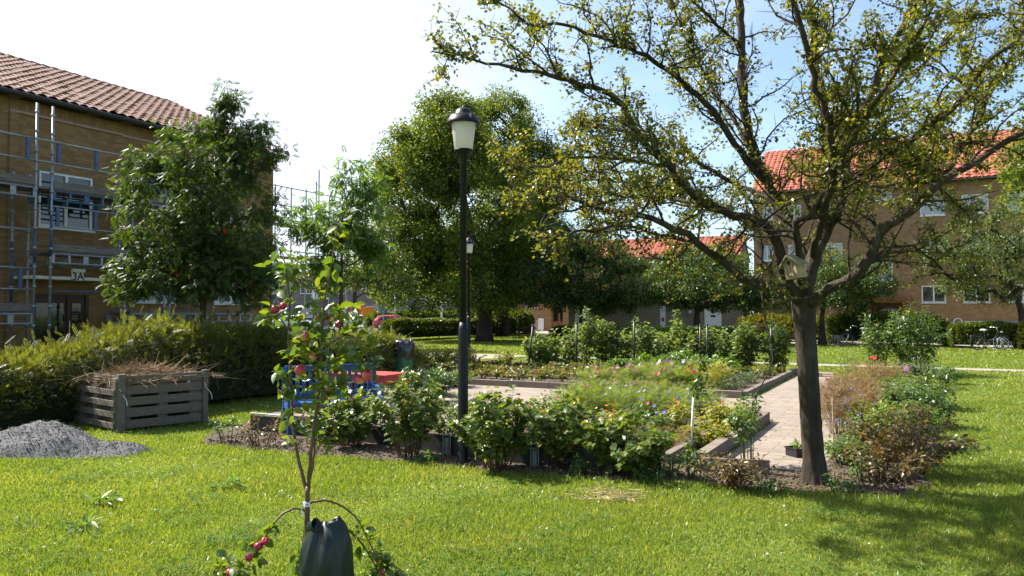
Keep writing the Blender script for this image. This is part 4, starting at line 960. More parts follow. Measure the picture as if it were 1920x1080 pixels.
limes = [(908, 46, 'broad lime tree with dense sunlit crown behind the tall lamp post', [(835, 270, 0, 80, 95, 3.5), (790, 350, 0, 90, 110, 4), (870, 400, 0, 150, 130, 4.5), (760, 460, 0, 90, 80, 3), (850, 520, 0, 150, 70, 4), (850, 225, 0, 50, 55, 2.5), (735, 310, 0, 40, 50, 1.6)], 580),
         (943, 56, 'taller lime tree with darker crown set just behind the broad lime', [(945, 260, 0, 70, 90, 4), (990, 350, 0, 90, 110, 4.5), (920, 380, 0, 120, 140, 5), (1000, 470, 0, 80, 90, 4), (930, 520, 0, 110, 70, 5), (1030, 330, 0, 40, 60, 2.4), (945, 215, 0, 42, 48, 2)], 570)]
for px_, Y_, lab, bl_, fk in limes:
    tree_px('lime_tree', lab, px_, Y_, fk, .46, bl_, group='lime trees on the lawn', nc=520, rc=.85, nl=190, L=.155, Wd=.13, tpl=T_DIA, lm=M['lime'], bm=M['dark_bark'], tip=.022, lo=.55, twig=False, flat=.75)
tree_px('street_lime', 'third lime tree by the clipped street hedge, mostly hidden by the lamp post', 862, 60, 585, .33, [(800, 500, 0, 70, 60, 3), (860, 480, 0, 60, 70, 3), (730, 520, 0, 50, 50, 2.5)], nc=150, rc=.85, nl=90, L=.2, Wd=.17, tpl=T_DIA, lm=M['lime'], bm=M['dark_bark'], tip=.022, lo=.5, twig=False)
tree_px('cherry_tree', 'spreading cherry tree shading the dark timber shed', 1092, 45, 598, .24,
        [(1090, 505, 0, 110, 65, 3.2), (1020, 530, 0, 75, 50, 2.6), (1160, 530, 0, 80, 50, 2.8), (1060, 455, 0, 75, 45, 2.4), (1130, 460, 0, 60, 40, 2), (1090, 560, 0, 110, 22, 2.6)],
        nc=330, rc=.6, nl=110, L=.17, Wd=.085, tpl=T_DIA, lm=M['cherry'], bm=M['dark_bark'], tip=.02, droop=.5, lo=.4, group='cherry trees')
tree_px('cherry_tree', 'umbrella shaped cherry tree in front of the white shed door', 1306, 42, 598, .24,
        [(1300, 530, 0, 115, 45, 3.2), (1230, 545, 0, 60, 30, 2.2), (1380, 550, 0, 60, 35, 2.2), (1310, 490, 0, 90, 30, 2.4), (1410, 560, 0, 30, 22, 1.3)],
        nc=300, rc=.55, nl=105, L=.16, Wd=.08, tpl=T_DIA, lm=M['cherry'], bm=M['dark_bark'], tip=.02, droop=.45, lo=.4, group='cherry trees')
tree_px('cherry_tree', 'small forked cherry tree by the brick block, behind the hawthorn trunk', 1541, 41, 596, .2,
        [(1545, 535, 0, 95, 40, 2.6), (1490, 555, 0, 50, 30, 1.8), (1600, 550, 0, 60, 40, 2), (1550, 500, 0, 70, 30, 2), (1640, 530, 0, 40, 45, 1.4)],
        nc=230, rc=.5, nl=85, L=.14, Wd=.07, tpl=T_DIA, lm=M['cherry'], bm=M['dark_bark'], tip=.018, droop=.4, lo=.35, group='cherry trees')
tree_px('weeping_cherry', 'rounded pale green cherry tree before the brick block, near the bicycle', 1915, 38, 585, .2,
        [(1850, 470, 0, 110, 75, 2.6), (1900, 430, 0, 80, 60, 2.4), (1790, 510, 0, 60, 50, 1.8), (1920, 500, 0, 90, 70, 2.5), (1850, 540, 0, 80, 28, 2), (1760, 470, 0, 30, 40, 1)],
        nc=240, rc=.5, nl=70, L=.14, Wd=.06, tpl=T_DIA, lm=M['ash'], bm=M['dark_bark'], tip=.018, droop=.6, lo=.35)
tree_px('maple_tree', 'taller green leafed tree at the end of the orange roof', 1990, 20, 500, .16,
        [(1960, 330, 0, 75, 70, 1.4), (2000, 250, 0, 80, 80, 1.4), (1935, 300, 0, 40, 50, .8)], nc=110, rc=.4, nl=60, L=.11, Wd=.09, tpl=T_DIA, lm=M['lime'], bm=M['bark'], tip=.012, lo=.4)
# ------------------------------------------------------------------ hedges
def HW(a, b): return W(a, b)[:2]
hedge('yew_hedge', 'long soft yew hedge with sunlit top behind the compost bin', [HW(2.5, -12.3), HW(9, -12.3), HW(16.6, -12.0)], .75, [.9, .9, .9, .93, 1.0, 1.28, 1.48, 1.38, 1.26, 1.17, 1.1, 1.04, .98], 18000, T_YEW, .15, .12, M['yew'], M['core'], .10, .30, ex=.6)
def gp(px, py): return G(px, py)[:2]
hedge('clipped_hedge', 'clipped square hedge beside the street below the lime trees', [gp(728, 640), gp(840, 634), gp(960, 629)], .7, [1.25, 1.2], 13000, T_DIA, .13, .10, M['mid_hedge'], M['core'], .07)
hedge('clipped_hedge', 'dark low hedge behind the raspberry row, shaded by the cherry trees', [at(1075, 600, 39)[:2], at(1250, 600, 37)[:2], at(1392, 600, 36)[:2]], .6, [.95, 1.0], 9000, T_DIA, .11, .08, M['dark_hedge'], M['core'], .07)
hedge('clipped_hedge', 'brownish rounded hedge end beside the paler shed', [at(1408, 600, 34.5)[:2], at(1440, 600, 33.5)[:2]], .75, [1.2, 1.15], 3200, T_DIA, .10, .07, M['brown_hedge'], M['core'], .05, ex=.7)
hedge('clipped_hedge', 'golden feathery hedge along the brick block wall', [at(1395, 600, 47.5)[:2], at(1500, 600, 45.5)[:2], at(1560, 600, 44)[:2]], .8, [1.2, 1.25, 1.15], 6500, T_YEW, .3, .2, M['gold_hedge'], M['core'], .09, .3)
hedge('clipped_hedge', 'olive hedge behind the sunflower bush, under the stair windows', [at(1560, 600, 42.5)[:2], at(1680, 600, 41)[:2], at(1770, 600, 39.5)[:2]], .8, [1.4, 1.3, 1.2], 8000, T_YEW, .28, .2, M['mid_hedge'], M['core'], .1, .3)
hedge('clipped_hedge', 'sunlit clipped hedge behind the parked bicycle', [at(1782, 600, 38)[:2], at(1850, 600, 37.4)[:2], at(1905, 600, 37)[:2]], .65, [1.15, 1.2], 6000, T_DIA, .12, .09, M['mid_hedge'], M['core'], .06)
hedge('clipped_hedge', 'bright yellow green hedge at the end of the bicycle rack', [at(1915, 600, 36.5)[:2], at(1990, 600, 35.5)[:2]], .7, [1.35, 1.3], 4500, T_DIA, .12, .09, M['gold_hedge'], M['core'], .06)
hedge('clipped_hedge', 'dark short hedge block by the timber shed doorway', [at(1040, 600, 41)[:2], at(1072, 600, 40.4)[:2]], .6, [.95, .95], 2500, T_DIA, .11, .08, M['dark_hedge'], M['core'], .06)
hedge('street_shrubbery', 'loose greyish shrubs along the far side of the street', [at(690, 600, 84)[:2], at(960, 600, 88)[:2]], .9, [1.6, 1.7], 4500, T_DIA, .3, .2, M['ash'], M['core'], .2)
hedge('clipped_hedge', 'far green hedge between the two lime trunks', [at(900, 600, 66)[:2], at(990, 600, 62)[:2]], .9, [1.9, 1.7], 4000, T_DIA, .2, .14, M['mid_hedge'], M['core'], .1)
# ------------------------------------------------------------------ lamp posts
def lamp(label, loc):
    t = thing('lamp_post', label, 'street lamp', loc, 0, 'park lamp posts')
    MB().lathe([(.085, 0), (.075, .02), (.062, .05), (.059, .3), (.059, 1.50), (.056, 1.56), (.042, 1.63)], 20).build('base_sleeve', M['black'], t, True)
    MB().lathe([(.040, 1.6), (.040, 3.52), (.052, 3.54), (.052, 3.6), (.10, 3.63), (.112, 3.65), (.10, 3.66)], 20).build('pole', M['black'], t, True)
    MB().lathe([(.100, 3.655), (.107, 3.665), (.140, 3.94), (.145, 3.99), (.10, 4.0)], 32).build('opal_shade', M['opal'], t, True)
    MB().lathe([(.11, 3.975), (.186, 3.95), (.195, 3.957), (.190, 3.985), (.160, 4.055), (.108, 4.068), (.100, 4.085), (.088, 4.12), (.055, 4.145), (.022, 4.152), (.014, 4.17), (.004, 4.185)], 36).build('cap', M['black'], t, True)
    MB().box(.070, .10, -.158, -.140, 4.0, 4.05).build('maker_plate', M['steel'], t)
    MB().box(-.006, .006, -.064, -.0575, 1.05, 1.25).build('access_hatch', M['black'], t)
    return t
l1 = lamp('tall black lamp post with white shade standing in the shrub bed', G(868, 868))
x2 = (879-960)/FOC*25
dup(l1, 'black lamp post with white shade farther off on the lawn, before the lime trees', (x2, 25, 0))
# ------------------------------------------------------------------ gravel heap
def heap():
    n, m = 60, 44; c = np.array([-5.78, 9.72]); V = []
    for j in range(m):
        for i in range(n):
            u = i/(n-1)*2-1; v = j/(m-1)*2-1; x = u*1.35; y = v*.75
            r = sqrt((x/1.0+.12)**2+(y/.56)**2); z = .42*max(0, 1-r**1.15)**.95
            r2 = sqrt(((x-.62)/.62)**2+((y+.05)/.45)**2); z = max(z, .17*max(0, 1-r2**1.5)**.8)
            z += (.022*sin(7*x+3*y)+.018*sin(13*y-5*x)+.01*rng.normal())*(z > .02)
            V.append((c[0]+x, c[1]+y, z-.02))
    f = [(j*n+i, j*n+i+1, (j+1)*n+i+1, (j+1)*n+i) for j in range(m-1) for i in range(n-1)]
    m_, nt, b = new_mat('grey_stone_dust'); g = noise(nt, coords(nt), 60, 5, .85); h = noise(nt, coords(nt), 2.2, 5)
    nt.links.new(mixc(nt, .5, ramp(nt, stretch(nt, g, .35, .65), [(.05, .05, .053), (.13, .127, .127), (.28, .27, .265)]), ramp(nt, stretch(nt, h, .35, .65), [(.13, .125, .125), (.24, .235, .23)])), b.inputs['Base Color'])
    b.inputs['Roughness'].default_value = .9; bump(nt, b, g, 1.0, .03)
    Vn = np.array(V); up = Vn[Vn[:, 2] > -.01]; k = 8000; P = up[rng.integers(0, len(up), k)]+rng.normal(size=(k, 3))*np.array([.03, .03, .004])
    th = rng.random(700)*2*pi; rr = 1+np.abs(rng.normal(size=700))*.12; E_ = np.stack([c[0]+.1+1.15*rr*np.cos(th), c[1]+.56*rr*np.sin(th), np.full(700, .012)], 1)
    P = np.concatenate([P, E_]); sc_ = (.004+.008*rng.random(len(P))**2)[:, None, None]
    mg = leaf_mat('loose_stone_chips', [(.07, .07, .073), (.115, .113, .113), (.18, .175, .17)], 0.0, (1, 1, 1), .9, .2)
    tag(obj('gravel', np_mesh('gravel', *scatter((np.array([[1, 0, 0], [-.6, .8, 0], [-.5, -.9, .1], [0, .1, .9], [.1, 0, -.6]]), [[[0, 1, 3], [1, 2, 3], [2, 0, 3], [1, 0, 4], [2, 1, 4], [0, 2, 4]]]), frames(rdir(len(P)), rdir(len(P)), 1.0, 1.0)*sc_, P)), mg), 'loose grey stone chips strewn over and around the heap', 'gravel', kind='stuff')
    mb = MB(); mb.add(np.array(V), f); o = mb.build('gravel_heap', m_, None, True)
    tag(o, 'low heap of grey stone dust dumped on the lawn beside the compost bin', 'gravel heap')
heap()
# ------------------------------------------------------------------ compost bin of pallets
cb0 = np.array([-5.70, 11.35, 0]); r1 = math.atan2(.9, .85); 
ct = thing('compost_bin', 'grey pallet compost bin tied with twine in front of the yew hedge', 'compost bin', cb0)
def pallet(ang, L, H, rows, name='side_panel', off=0.0):
    mb = MB(); R = rotz(ang)
    for i in range(rows):
        h = H/rows; z = .04+i*h+rng.normal()*.004; hh = h*.74 if i not in (1,) else h*.8
        mb.box(.0+rng.random()*.01, L-rng.random()*.01, -.012, .010, z, z+hh, R)
    for x in (.06, L*.5, L-.12): mb.box(x-.07, x+.07, .013, .10, .02, H-.02, R)
    for i in range(rows-1):
        z = .05+i*H/rows; mb.box(0, L, .103, .122, z, z+H/rows*.55, R)
    return mb.build(name, M['pallet'], ct, bevel=.004)
a2 = r1+pi/2+.06
p_ = pallet(r1, 1.2, .82, 5)
o2 = pallet(a2, 1.38, .80, 5)
# outside faces look at the path: mirror the second pallet through its own plane
o2.scale = (1, 1, 1)
q = rotz(r1)@np.array([1.22, .03, 0]); o3 = pallet(a2, 1.38, .80, 5, 'side_panel'); o3.location = tuple(q)
q = rotz(a2)@np.array([1.15, -.15, 0]); o4 = pallet(r1, 1.2, .80, 5, 'side_panel'); o4.location = tuple(q)
MB().box(-.075, .025, -.06, .02, 0, .84, rotz(r1)).build('corner_post', M['pallet'], ct, bevel=.005)
MB().box(1.2, 1.28, -.04, .05, 0, .84, rotz(r1)).build('corner_post', M['pallet'], ct, bevel=.005)
for s in (-.03, 1.24):
    c = rotz(r1)@np.array([s, -.07, .60]); a = np.linspace(0, 1, 14)
    P = np.stack([c[0]-.05*np.sin(a*5)+.04*a, c[1]-.02*np.cos(a*6), c[2]+.06*np.sin(a*3.1)-.22*a*(a > .35)], 1); MB().tube(P, .006, 5).build('twine', M['string'], ct, True)
gw = thing('garden_waste', 'dry brown stalks and twigs heaped on top of the compost bin', 'garden waste', cb0+rotz(r1)@np.array([.55, .62, .72]))
n = 1500; Q = rng.normal(size=(n, 3))*np.array([.36, .34, .05]); Q[:, 2] = .17*np.exp(-(Q[:, 0]**2+Q[:, 1]**2)/.22)*(.4+.6*rng.random(n))+.02
Q = Q@rotz(r1).T; ax = unit(rdir(n)*np.array([1, 1, .28])+np.array([.2, -.1, .05]))
M['straw'] = leaf_mat('dry_straw', [(.14, .085, .045), (.26, .165, .085), (.38, .27, .15), (.20, .11, .06)], .1, (1, 1, 1), .7, .2)
S1 = scatter(T_TWIG, frames(ax, rdir(n), .10+.25*rng.random(n), .0045), Q)
n = 14; Q = rng.normal(size=(n, 3))*np.array([.3, .25, .02])+np.array([.1, 0, .08]); ax = unit(rdir(n)*np.array([1, .6, .2])+np.array([.3, 0, .32]))
S2 = scatter(T_TWIG, frames(ax, rdir(n), .35+.3*rng.random(n), .006), Q@rotz(r1).T)
obj('stalk', np_mesh('stalk', *merge([S1, S2])), M['straw'], gw)
MB().lathe([(.55, -.12), (.5, 0), (.3, .09), (.05, .13)], 18).build('rotted_core', M['soil'], gw, True)
# ------------------------------------------------------------------ bench and table
bc = np.array([(622-960)/FOC*11.75, 11.75, 0]); bz = radians(24)
be = thing('park_bench', 'blue painted wooden garden bench with slatted back behind the shrubs', 'bench', bc, bz)
BL = 1.42; h = BL/2
for s in (-1, 1):
    x = s*(h-.035)
    MB().bar((x, .03, 0), (x, .0, .45), .065, .065).bar((x, .0, .45), (x, .09, .92), .065, .05).build('rear_leg', M['bluewood'], be, bevel=.006)
    MB().box(x-.033, x+.033, -.52, -.455, 0, .60).build('front_leg', M['bluewood'], be, bevel=.006)
    MB().box(x-.045, x+.045, -.56, .03, .603, .64).build('armrest', M['bluewood'], be, bevel=.008)
    MB().box(x-.02, x+.02, -.45, -.02, .34, .42).build('side_rail', M['bluewood'], be, bevel=.005)
for i in range(4): MB().box(-h+.02, h-.02, -.51+i*.125, -.51+i*.125+.11, .425, .45).build('seat_slat', M['bluewood'], be, bevel=.006)
MB().box(-h+.07, h-.07, -.515, -.485, .33, .42).build('seat_apron', M['bluewood'], be, bevel=.005)
MB().bar((-h+.04, .08, .90), (h-.04, .08, .90), .04, .10).build('top_rail', M['bluewood'], be, bevel=.012)
MB().bar((-h+.07, .02, .52), (h-.07, .02, .52), .035, .07).build('lower_rail', M['bluewood'], be, bevel=.006)
for i in range(13):
    x = -h+.12+i*(BL-.24)/12; MB().bar((x, .025, .55), (x, .078, .86), .05, .016, (0, 1, 0)).build('back_slat', M['bluewood'], be)
tc_ = at(722, 704, 12.55); tc_[2] = 0
ta = thing('garden_table', 'red painted wooden table standing just beyond the blue bench', 'table', tc_, math.atan2(U[1], U[0]))
TL, TW_, TZ = .62, 1.25, .73
for i in range(5): MB().box(-.03+i*.136, -.03+i*.136+.128, -.03, TW_+.03, TZ-.028, TZ).build('top_plank', M['redwood'], ta, bevel=.004)
for x in (.03, TL-.03):
    for y in (.03, TW_-.03): MB().box(x-.04, x+.04, y-.04, y+.04, 0, TZ-.031).build('leg', M['redwood'], ta, bevel=.004)
MB().box(.07, TL-.07, .012, .035, TZ-.15, TZ-.031).box(.07, TL-.07, TW_-.035, TW_-.012, TZ-.15, TZ-.031).box(.012, .035, .07, TW_-.07, TZ-.15, TZ-.031).box(TL-.035, TL-.012, .07, TW_-.07, TZ-.15, TZ-.031).build('apron', M['redwood'], ta, bevel=.003)
# ------------------------------------------------------------------ waste bins
wb = thing('waste_bin', 'green round waste bin with black liner at the end of the yew hedge', 'waste bin', (at(755, 700, 19.0)[0], 19.0, 0))
MB().lathe([(.20, .02), (.22, .04), (.25, .82), (.255, .86), (.235, .86), (.21, .1)], 24).build('drum', M['green_paint'], wb, True)
lin = MB(); A = np.arange(28)*2*pi/28; rows = []
for r, z in ((.258, .62), (.268, .74), (.275, .88), (.25, .99), (.20, 1.06), (.17, 1.02), (.12, .9)):
    w = 1+.07*np.sin(A*5+z*9)+.05*np.sin(A*11+z*20); rows.append(np.stack([r*w*np.cos(A), r*w*np.sin(A), z+.035*np.sin(A*3+1)+.02*np.sin(A*8)], 1))
lin.add(np.concatenate(rows), [(i*28+j, i*28+(j+1) % 28, (i+1)*28+(j+1) % 28, (i+1)*28+j) for i in range(6) for j in range(28)]); lin.build('liner', M['binbag'], wb, True)
pbx = at(966, 606, 58)
pb = thing('post_bin', 'green pole mounted litter bin at the edge of the yard', 'waste bin', (pbx[0], 58, 0))
MB().tube([(0, .16, 0), (0, .16, 1.35)], .03, 8).build('post', M['steel'], pb, True)
MB().lathe([(.12, .42), (.2, .5), (.22, 1.0), (.21, 1.15), (.05, 1.24)], 18).build('drum', M['green_paint'], pb, True)
px_ = at(984, 620, 60)
pl_ = thing('planter_box', 'dark wooden planter box standing on the pale yard', 'planter', (px_[0], 60, 0))
mb = MB()
for z in (.03, .2, .37): mb.box(-.5, .5, -.3, .3, z, z+.14)
mb.build('box', M['darkwood'], pl_, bevel=.01)
for x in (-.45, .45): MB().box(x-.06, x+.06, -.35, .35, 0, .72).build('corner_block', M['darkwood'], pl_, bevel=.01)
M['dull_steel'] = plain('dull_zinc', (.16, .17, .175), .55, .6, .3, 20)
# ------------------------------------------------------------------ bed edging, slabs, crates
ed = [(470, 808), (655, 826), (860, 856), (985, 872), (1240, 884)]
edg = thing('bed_edging', 'low black edging boards with steel brackets along the shrub bed', 'bed edging', G(860, 856))
eb = G(860, 856)
for (a, b_) in zip(ed[:-1], ed[1:]):
    p = G(*a)-eb; q = G(*b_)-eb; MB().bar(p+np.array([0, 0, .12]), q+np.array([0, 0, .12]), .025, .24).build('edging_board', M['plastic_black'], edg, bevel=.004)
for c in ((600, 821), (838, 854), (1002, 875)):
    p = G(*c)-eb+np.array([0, -.03, 0]); MB().box(p[0]-.025, p[0]+.025, p[1]-.014, p[1]-.004, 0, .22).box(p[0]-.05, p[0]-.035, p[1]-.03, p[1]-.014, 0, .24).box(p[0]+.035, p[0]+.05, p[1]-.03, p[1]-.014, 0, .24).build('bracket', M['dull_steel'], edg)
p = G(470, 806)-eb; q = G(600, 818)-eb; MB().tube([p+np.array([0, 0, .25]), q+np.array([0, 0, .245])], .012, 6).build('top_strip', M['steel'], edg, True)
sp, sq = G(1312, 884), G(1443, 890)
tag(MB().bar((0, 0, .075), np.append((sq-sp)[:2], .075), .05, .16).build('edging_slab', M['concrete'], None, bevel=.006, loc=sp), 'short upright pale concrete slab closing the bed by the brick path', 'slab')
cr = thing('plant_crate', 'black plastic plant crate at the foot of the hawthorn trunk', 'crate', G(1500, 856), radians(20)); cr.scale = (.7,)*3
MB().box(-.19, .19, -.14, -.13, 0, .16).box(-.19, .19, .13, .14, 0, .16).box(-.19, -.18, -.129, .129, 0, .16).box(.18, .19, -.129, .129, 0, .16).box(-.18, .18, -.129, .129, .005, .02).build('walls', M['plastic_black'], cr)
MB().box(-.2, .2, -.155, -.142, .145, .168).box(-.2, .2, .142, .155, .145, .168).box(-.205, -.192, -.155, .155, .145, .168).box(.192, .205, -.155, .155, .145, .168).build('rim', M['plastic_black'], cr)
shrub('crate_plant', 'small bright green plant growing in the black crate', G(1500, 856, 0), .24, .12, 7, 50, .05, .04, T_LOBE, M['bright'], M['green_stem'], None, 'plant')
sl0 = W(17.0, -6.9, .062)
tag(MB().box(-.28, .28, -.16, .16, 0, .035, rotz(-TH+.1)).build('stepping_slab', M['concrete'], None, bevel=.006, loc=sl0), 'flat pale concrete slab lying in the vegetable bed', 'slab')
# ------------------------------------------------------------------ bicycles and racks
def bicycle(label, loc, rz, group=None):
    t = thing('bicycle', label, 'bicycle', loc, rz, group); XZ = np.array([[1, 0, 0], [0, 0, 1], [0, 1, 0.]]); R = .345
    for x in (-.54, .54):
        ty = MB().torus(R-.02, .022, 32, 6, XZ, (x, 0, R)).build('tyre', M['rubber'], t, True)
        MB().torus(R-.045, .008, 32, 5, XZ, (x, 0, R)).build('rim', M['steel'], ty, True)
        mb = MB()
        for k in range(14): a = 2*pi*k/14; mb.tube([(x, .02*(-1)**k, R), (x+(R-.04)*cos(a), 0, R+(R-.04)*sin(a))], .0016, 4, False)
        mb.tube([(x, -.05, R), (x, .05, R)], .03, 8); mb.build('spoke', M['chrome'], ty)
        a = np.linspace(.25, 2.6, 12) if x < 0 else np.linspace(.45, 2.9, 12)
        mb = MB(); P = np.stack([x+(R+.035)*np.cos(a), 0*a, R+(R+.035)*np.sin(a)], 1)
        for i in range(11): mb.bar(P[i], P[i+1], .055, .004)
        mb.build('mudguard', M['plastic_black'], t)
    bb = np.array([-.12, 0, .28]); sc1 = np.array([-.24, 0, .80]); hd = np.array([.36, 0, .84]); hl = np.array([.41, 0, .66])
    MB().tube([hl, (.2, 0, .42), bb], .022, 8).tube([hd, (.22, 0, .55), bb+np.array([0, 0, .12])], .018, 8).tube([bb, sc1], .018, 8).tube([bb, (-.54, .05, R)], .012, 6).tube([sc1-np.array([0, 0, .18]), (-.54, .05, R)], .010, 6).tube([hd, hl], .024, 8).build('frame', M['black'], t, True)
    MB().tube([hl, (.47, .04, .5), (.54, .05, R)], .014, 6).tube([hl, (.47, -.04, .5), (.54, -.05, R)], .014, 6).build('fork', M['carsilver'], t, True)
    MB().tube([hd, (.31, 0, 1.02)], .014, 6).tube([(.12, -.27, 1.03), (.25, -.22, 1.06), (.32, -.1, 1.04), (.32, .1, 1.04), (.25, .22, 1.06), (.12, .27, 1.03)], .012, 6).build('handlebar', M['chrome'], t, True)
    MB().lathe([(.03, 0), (.10, .01), (.125, .04), (.10, .075), (.03, .09)], 14, (-.27, 0, .88), (1.25, .8)).tube([sc1, (-.26, 0, .9)], .013, 6).build('saddle', M['white'], t, True)
    MB().box(-.80, -.35, -.06, -.045, .71, .722).box(-.80, -.35, .045, .06, .71, .722).box(-.80, -.785, -.044, .044, .71, .722).tube([(-.74, .05, .71), (-.56, .06, R)], .006, 5).build('carrier', M['plastic_black'], t)
    MB().torus(.085, .008, 18, 5, XZ, (-.12, -.05, .28)).tube([(-.12, -.06, .28), (-.02, -.07, .15)], .01, 5).box(-.06, .03, -.15, -.075, .13, .155).build('crank', M['chrome'], t)
    MB().lathe([(.01, 0), (.035, .02), (.03, .05)], 10, (-.83, 0, .62)).build('rear_light', M['carred'], t, True)
    MB().box(.45, .56, -.05, .05, .80, .88).build('headlight', M['chrome'], t, bevel=.01)
    return t
def rack(label, loc, rz):
    t = thing('bicycle_rack', label, 'bicycle rack', loc, rz); mb = MB()
    for k in range(3):
        y = k*.35; mb.tube([(0, y, 0), (0, y, .5), (.12, y, .56), (.42, y, .36), (.42, y, 0)], .02, 6); mb.tube([(.05, y+.08, 0), (.05, y+.08, .46), (.4, y+.08, .3), (.4, y+.08, 0)], .012, 6)
    mb.build('hoop', M['steel'], t, True); MB().tube([(0, -.05, .03), (0, .85, .03)], .025, 6).tube([(.42, -.05, .03), (.42, .85, .03)], .025, 6).build('ground_bar', M['steel'], t, True); return t
bk = bicycle('black bicycle with white saddle parked in front of the sunlit hedge', (at(1856, 655, 35.2)[0], 35.2, .01), radians(-3))
rack('low grey hoop rack holding the front wheel of the bicycle', (at(1880, 655, 35.2)[0], 35.3, .01), radians(-8))
rack('small grey rack in shade beside the sunflower bush', (at(1571, 640, 39.0)[0], 39.0, .01), 0)
b2 = dup(bk, 'second bicycle mostly hidden behind the sunflower bush', (at(1608, 640, 38.6)[0], 38.6, .01), radians(176))
# ------------------------------------------------------------------ street: cars, signs, poles
def car(name, label, paint, loc, rz, L, st, win, cat='car'):
    """st: stations (x, half width at belt, sill z, belt z, top z, half width at top); win: (x0,x1) side windows"""
    t = thing(name, label, cat, loc, rz); V = []; n = len(st)
    for x, w, zs, zb, zt, wt in st:
        h = [(w*.86, zs), (w*.97, zs+.14), (w, (zs+zb)/2), (w*.97, zb), (wt, zt-.05), (wt*.86, zt)]
        V += [(x, y, z) for y, z in h]+[(x, -y, z) for y, z in reversed(h)]
    k = 12; f = [(i*k+j, i*k+(j+1) % k, (i+1)*k+(j+1) % k, (i+1)*k+j) for i in range(n-1) for j in range(k)]+[tuple(range(k-1, -1, -1)), tuple((n-1)*k+j for j in range(k))]
    mb = MB(); mb.add(V, f); bo = mb.build('body', paint, t, False, bevel=.03)
    xs = np.array([s[0] for s in st]); col = lambda c, x: np.interp(x, xs, [s[c] for s in st])
    for a, b_, c, d in win:
        for sg in (-1, 1):
            Q = []
            for x, kz in ((a, .06), (b_, .06), (d, .86), (c, .86)):
                w, zb, zt, wt = col(1, x), col(3, x), col(4, x), col(5, x); z = zb+(zt-.05-zb)*kz; y = w*.97+(wt-w*.97)*kz+.012; Q.append((x, sg*y, z))
            w_ = MB(); w_.add(Q, [(0, 1, 2, 3)]); w_.build('window', M['glass'], t)
    top = [i for i in range(n) if st[i][4]-st[i][3] > .3]; i0, i1 = top[0], top[-1]
    for i, j in ((i0-1, i0), (i1+1, i1)):
        A, B = st[i], st[j]; fr = lambda q: [A[c]+(B[c]-A[c])*q for c in range(6)]; lo, hi = fr(.12), fr(.92); ox = -.015 if j == i0 else .015
        w_ = MB(); w_.add([(lo[0]+ox, -lo[5]*.8, lo[4]+.012), (lo[0]+ox, lo[5]*.8, lo[4]+.012), (hi[0]+ox, hi[5]*.8, hi[4]+.012), (hi[0]+ox, -hi[5]*.8, hi[4]+.012)], [(0, 1, 2, 3)]); w_.build('windscreen' if j == i1 else 'rear_window', M['glass'], t)
    for x in (-L*.31, L*.31):
        for sg in (-1, 1):
            w = col(1, x); Y = np.array([[1, 0, 0], [0, 0, 1], [0, 1, 0.]])
            ty = MB().torus(.235, .085, 22, 8, Y, (x, sg*(w-.06), .32)).build('wheel', M['rubber'], t, True)
            rm = MB(); rm.lathe([(.02, 0), (.2, .01), (.21, .05), (.05, .06)], 14); V_ = np.concatenate(rm.V)@Y.T*np.array([1, sg, 1])+np.array([x, sg*(w-.01), .32]); rm.V = [V_]; rm.build('rim', M['carsilver'], ty, True)
    x0, x1 = st[0], st[-1]
    for sg in (-1, 1):
        MB().cbox((x1[0]-.05, sg*x1[1]*.72, x1[3]-.03), .12, .32, .15).build('headlight', M['chrome'], t, bevel=.02); MB().cbox((x0[0]+.03, sg*x0[1]*.82, x0[3]-.02), .1, .16, .3).build('tail_light', M['carred'], t, bevel=.02)
        MB().cbox((L*.14, sg*(col(1, L*.14)+.09), 1.0), .1, .18, .13).build('mirror', paint, t, bevel=.02)
    return t
hatch = [(-2.0, .74, .35, .78, .86, .62), (-1.9, .82, .25, .92, 1.0, .70), (-1.55, .86, .22, .95, 1.36, .60), (-1.0, .87, .22, .94, 1.45, .60), (.0, .87, .22, .92, 1.46, .60), (.45, .87, .22, .92, 1.38, .58), (1.15, .86, .22, .90, .97, .70), (1.7, .83, .24, .82, .86, .66), (2.0, .70, .33, .66, .70, .55)]
saloon = [(-2.25, .74, .35, .80, .90, .62), (-2.1, .84, .25, .90, .98, .72), (-1.45, .88, .22, .93, 1.02, .72), (-.75, .89, .22, .93, 1.42, .60), (.2, .89, .22, .92, 1.43, .60), (1.05, .88, .22, .90, .98, .72), (1.8, .85, .24, .82, .87, .68), (2.2, .70, .33, .66, .72, .55)]
vanp = [(-2.4, .86, .35, 1.1, 1.8, .80), (-2.35, .92, .28, 1.15, 1.92, .82), (.6, .93, .28, 1.15, 1.95, .82), (1.2, .93, .28, 1.12, 1.82, .78), (1.75, .92, .28, 1.05, 1.15, .80), (2.3, .85, .32, .9, .98, .7), (2.45, .74, .4, .7, .78, .6)]
hw = [(-1.5, -.35, -1.25, -.35), (-.25, .78, -.25, .42)]; sw_ = [(-1.0, -.25, -.72, -.25), (-.15, .75, -.15, .25)]; vw = [(.55, 1.45, .55, 1.15)]
def gx(px, Y): return (at(px, 600, Y)[0], Y, .01)
car('red_hatchback', 'red hatchback car parked behind the clipped street hedge', M['carred'], gx(741, 74), radians(-4), 4, hatch, hw)
car('white_van', 'white van standing beyond the lime tree trunks', M['carwhite'], gx(943, 92), radians(185), 4.9, vanp, vw, 'van')
car('white_car', 'white car parked beyond the orange road sign', M['carwhite'], gx(683, 86), radians(-3), 4.4, saloon, sw_)
car('dark_car', 'dark blue car parked farther along behind the red hatchback', M['cardark'], gx(768, 88), radians(-3), 4.4, saloon, sw_)
car('silver_car', 'silver car glimpsed through the apple tree, beside the brick house', M['carsilver'], gx(553, 70), radians(-6), 4.4, saloon, sw_)
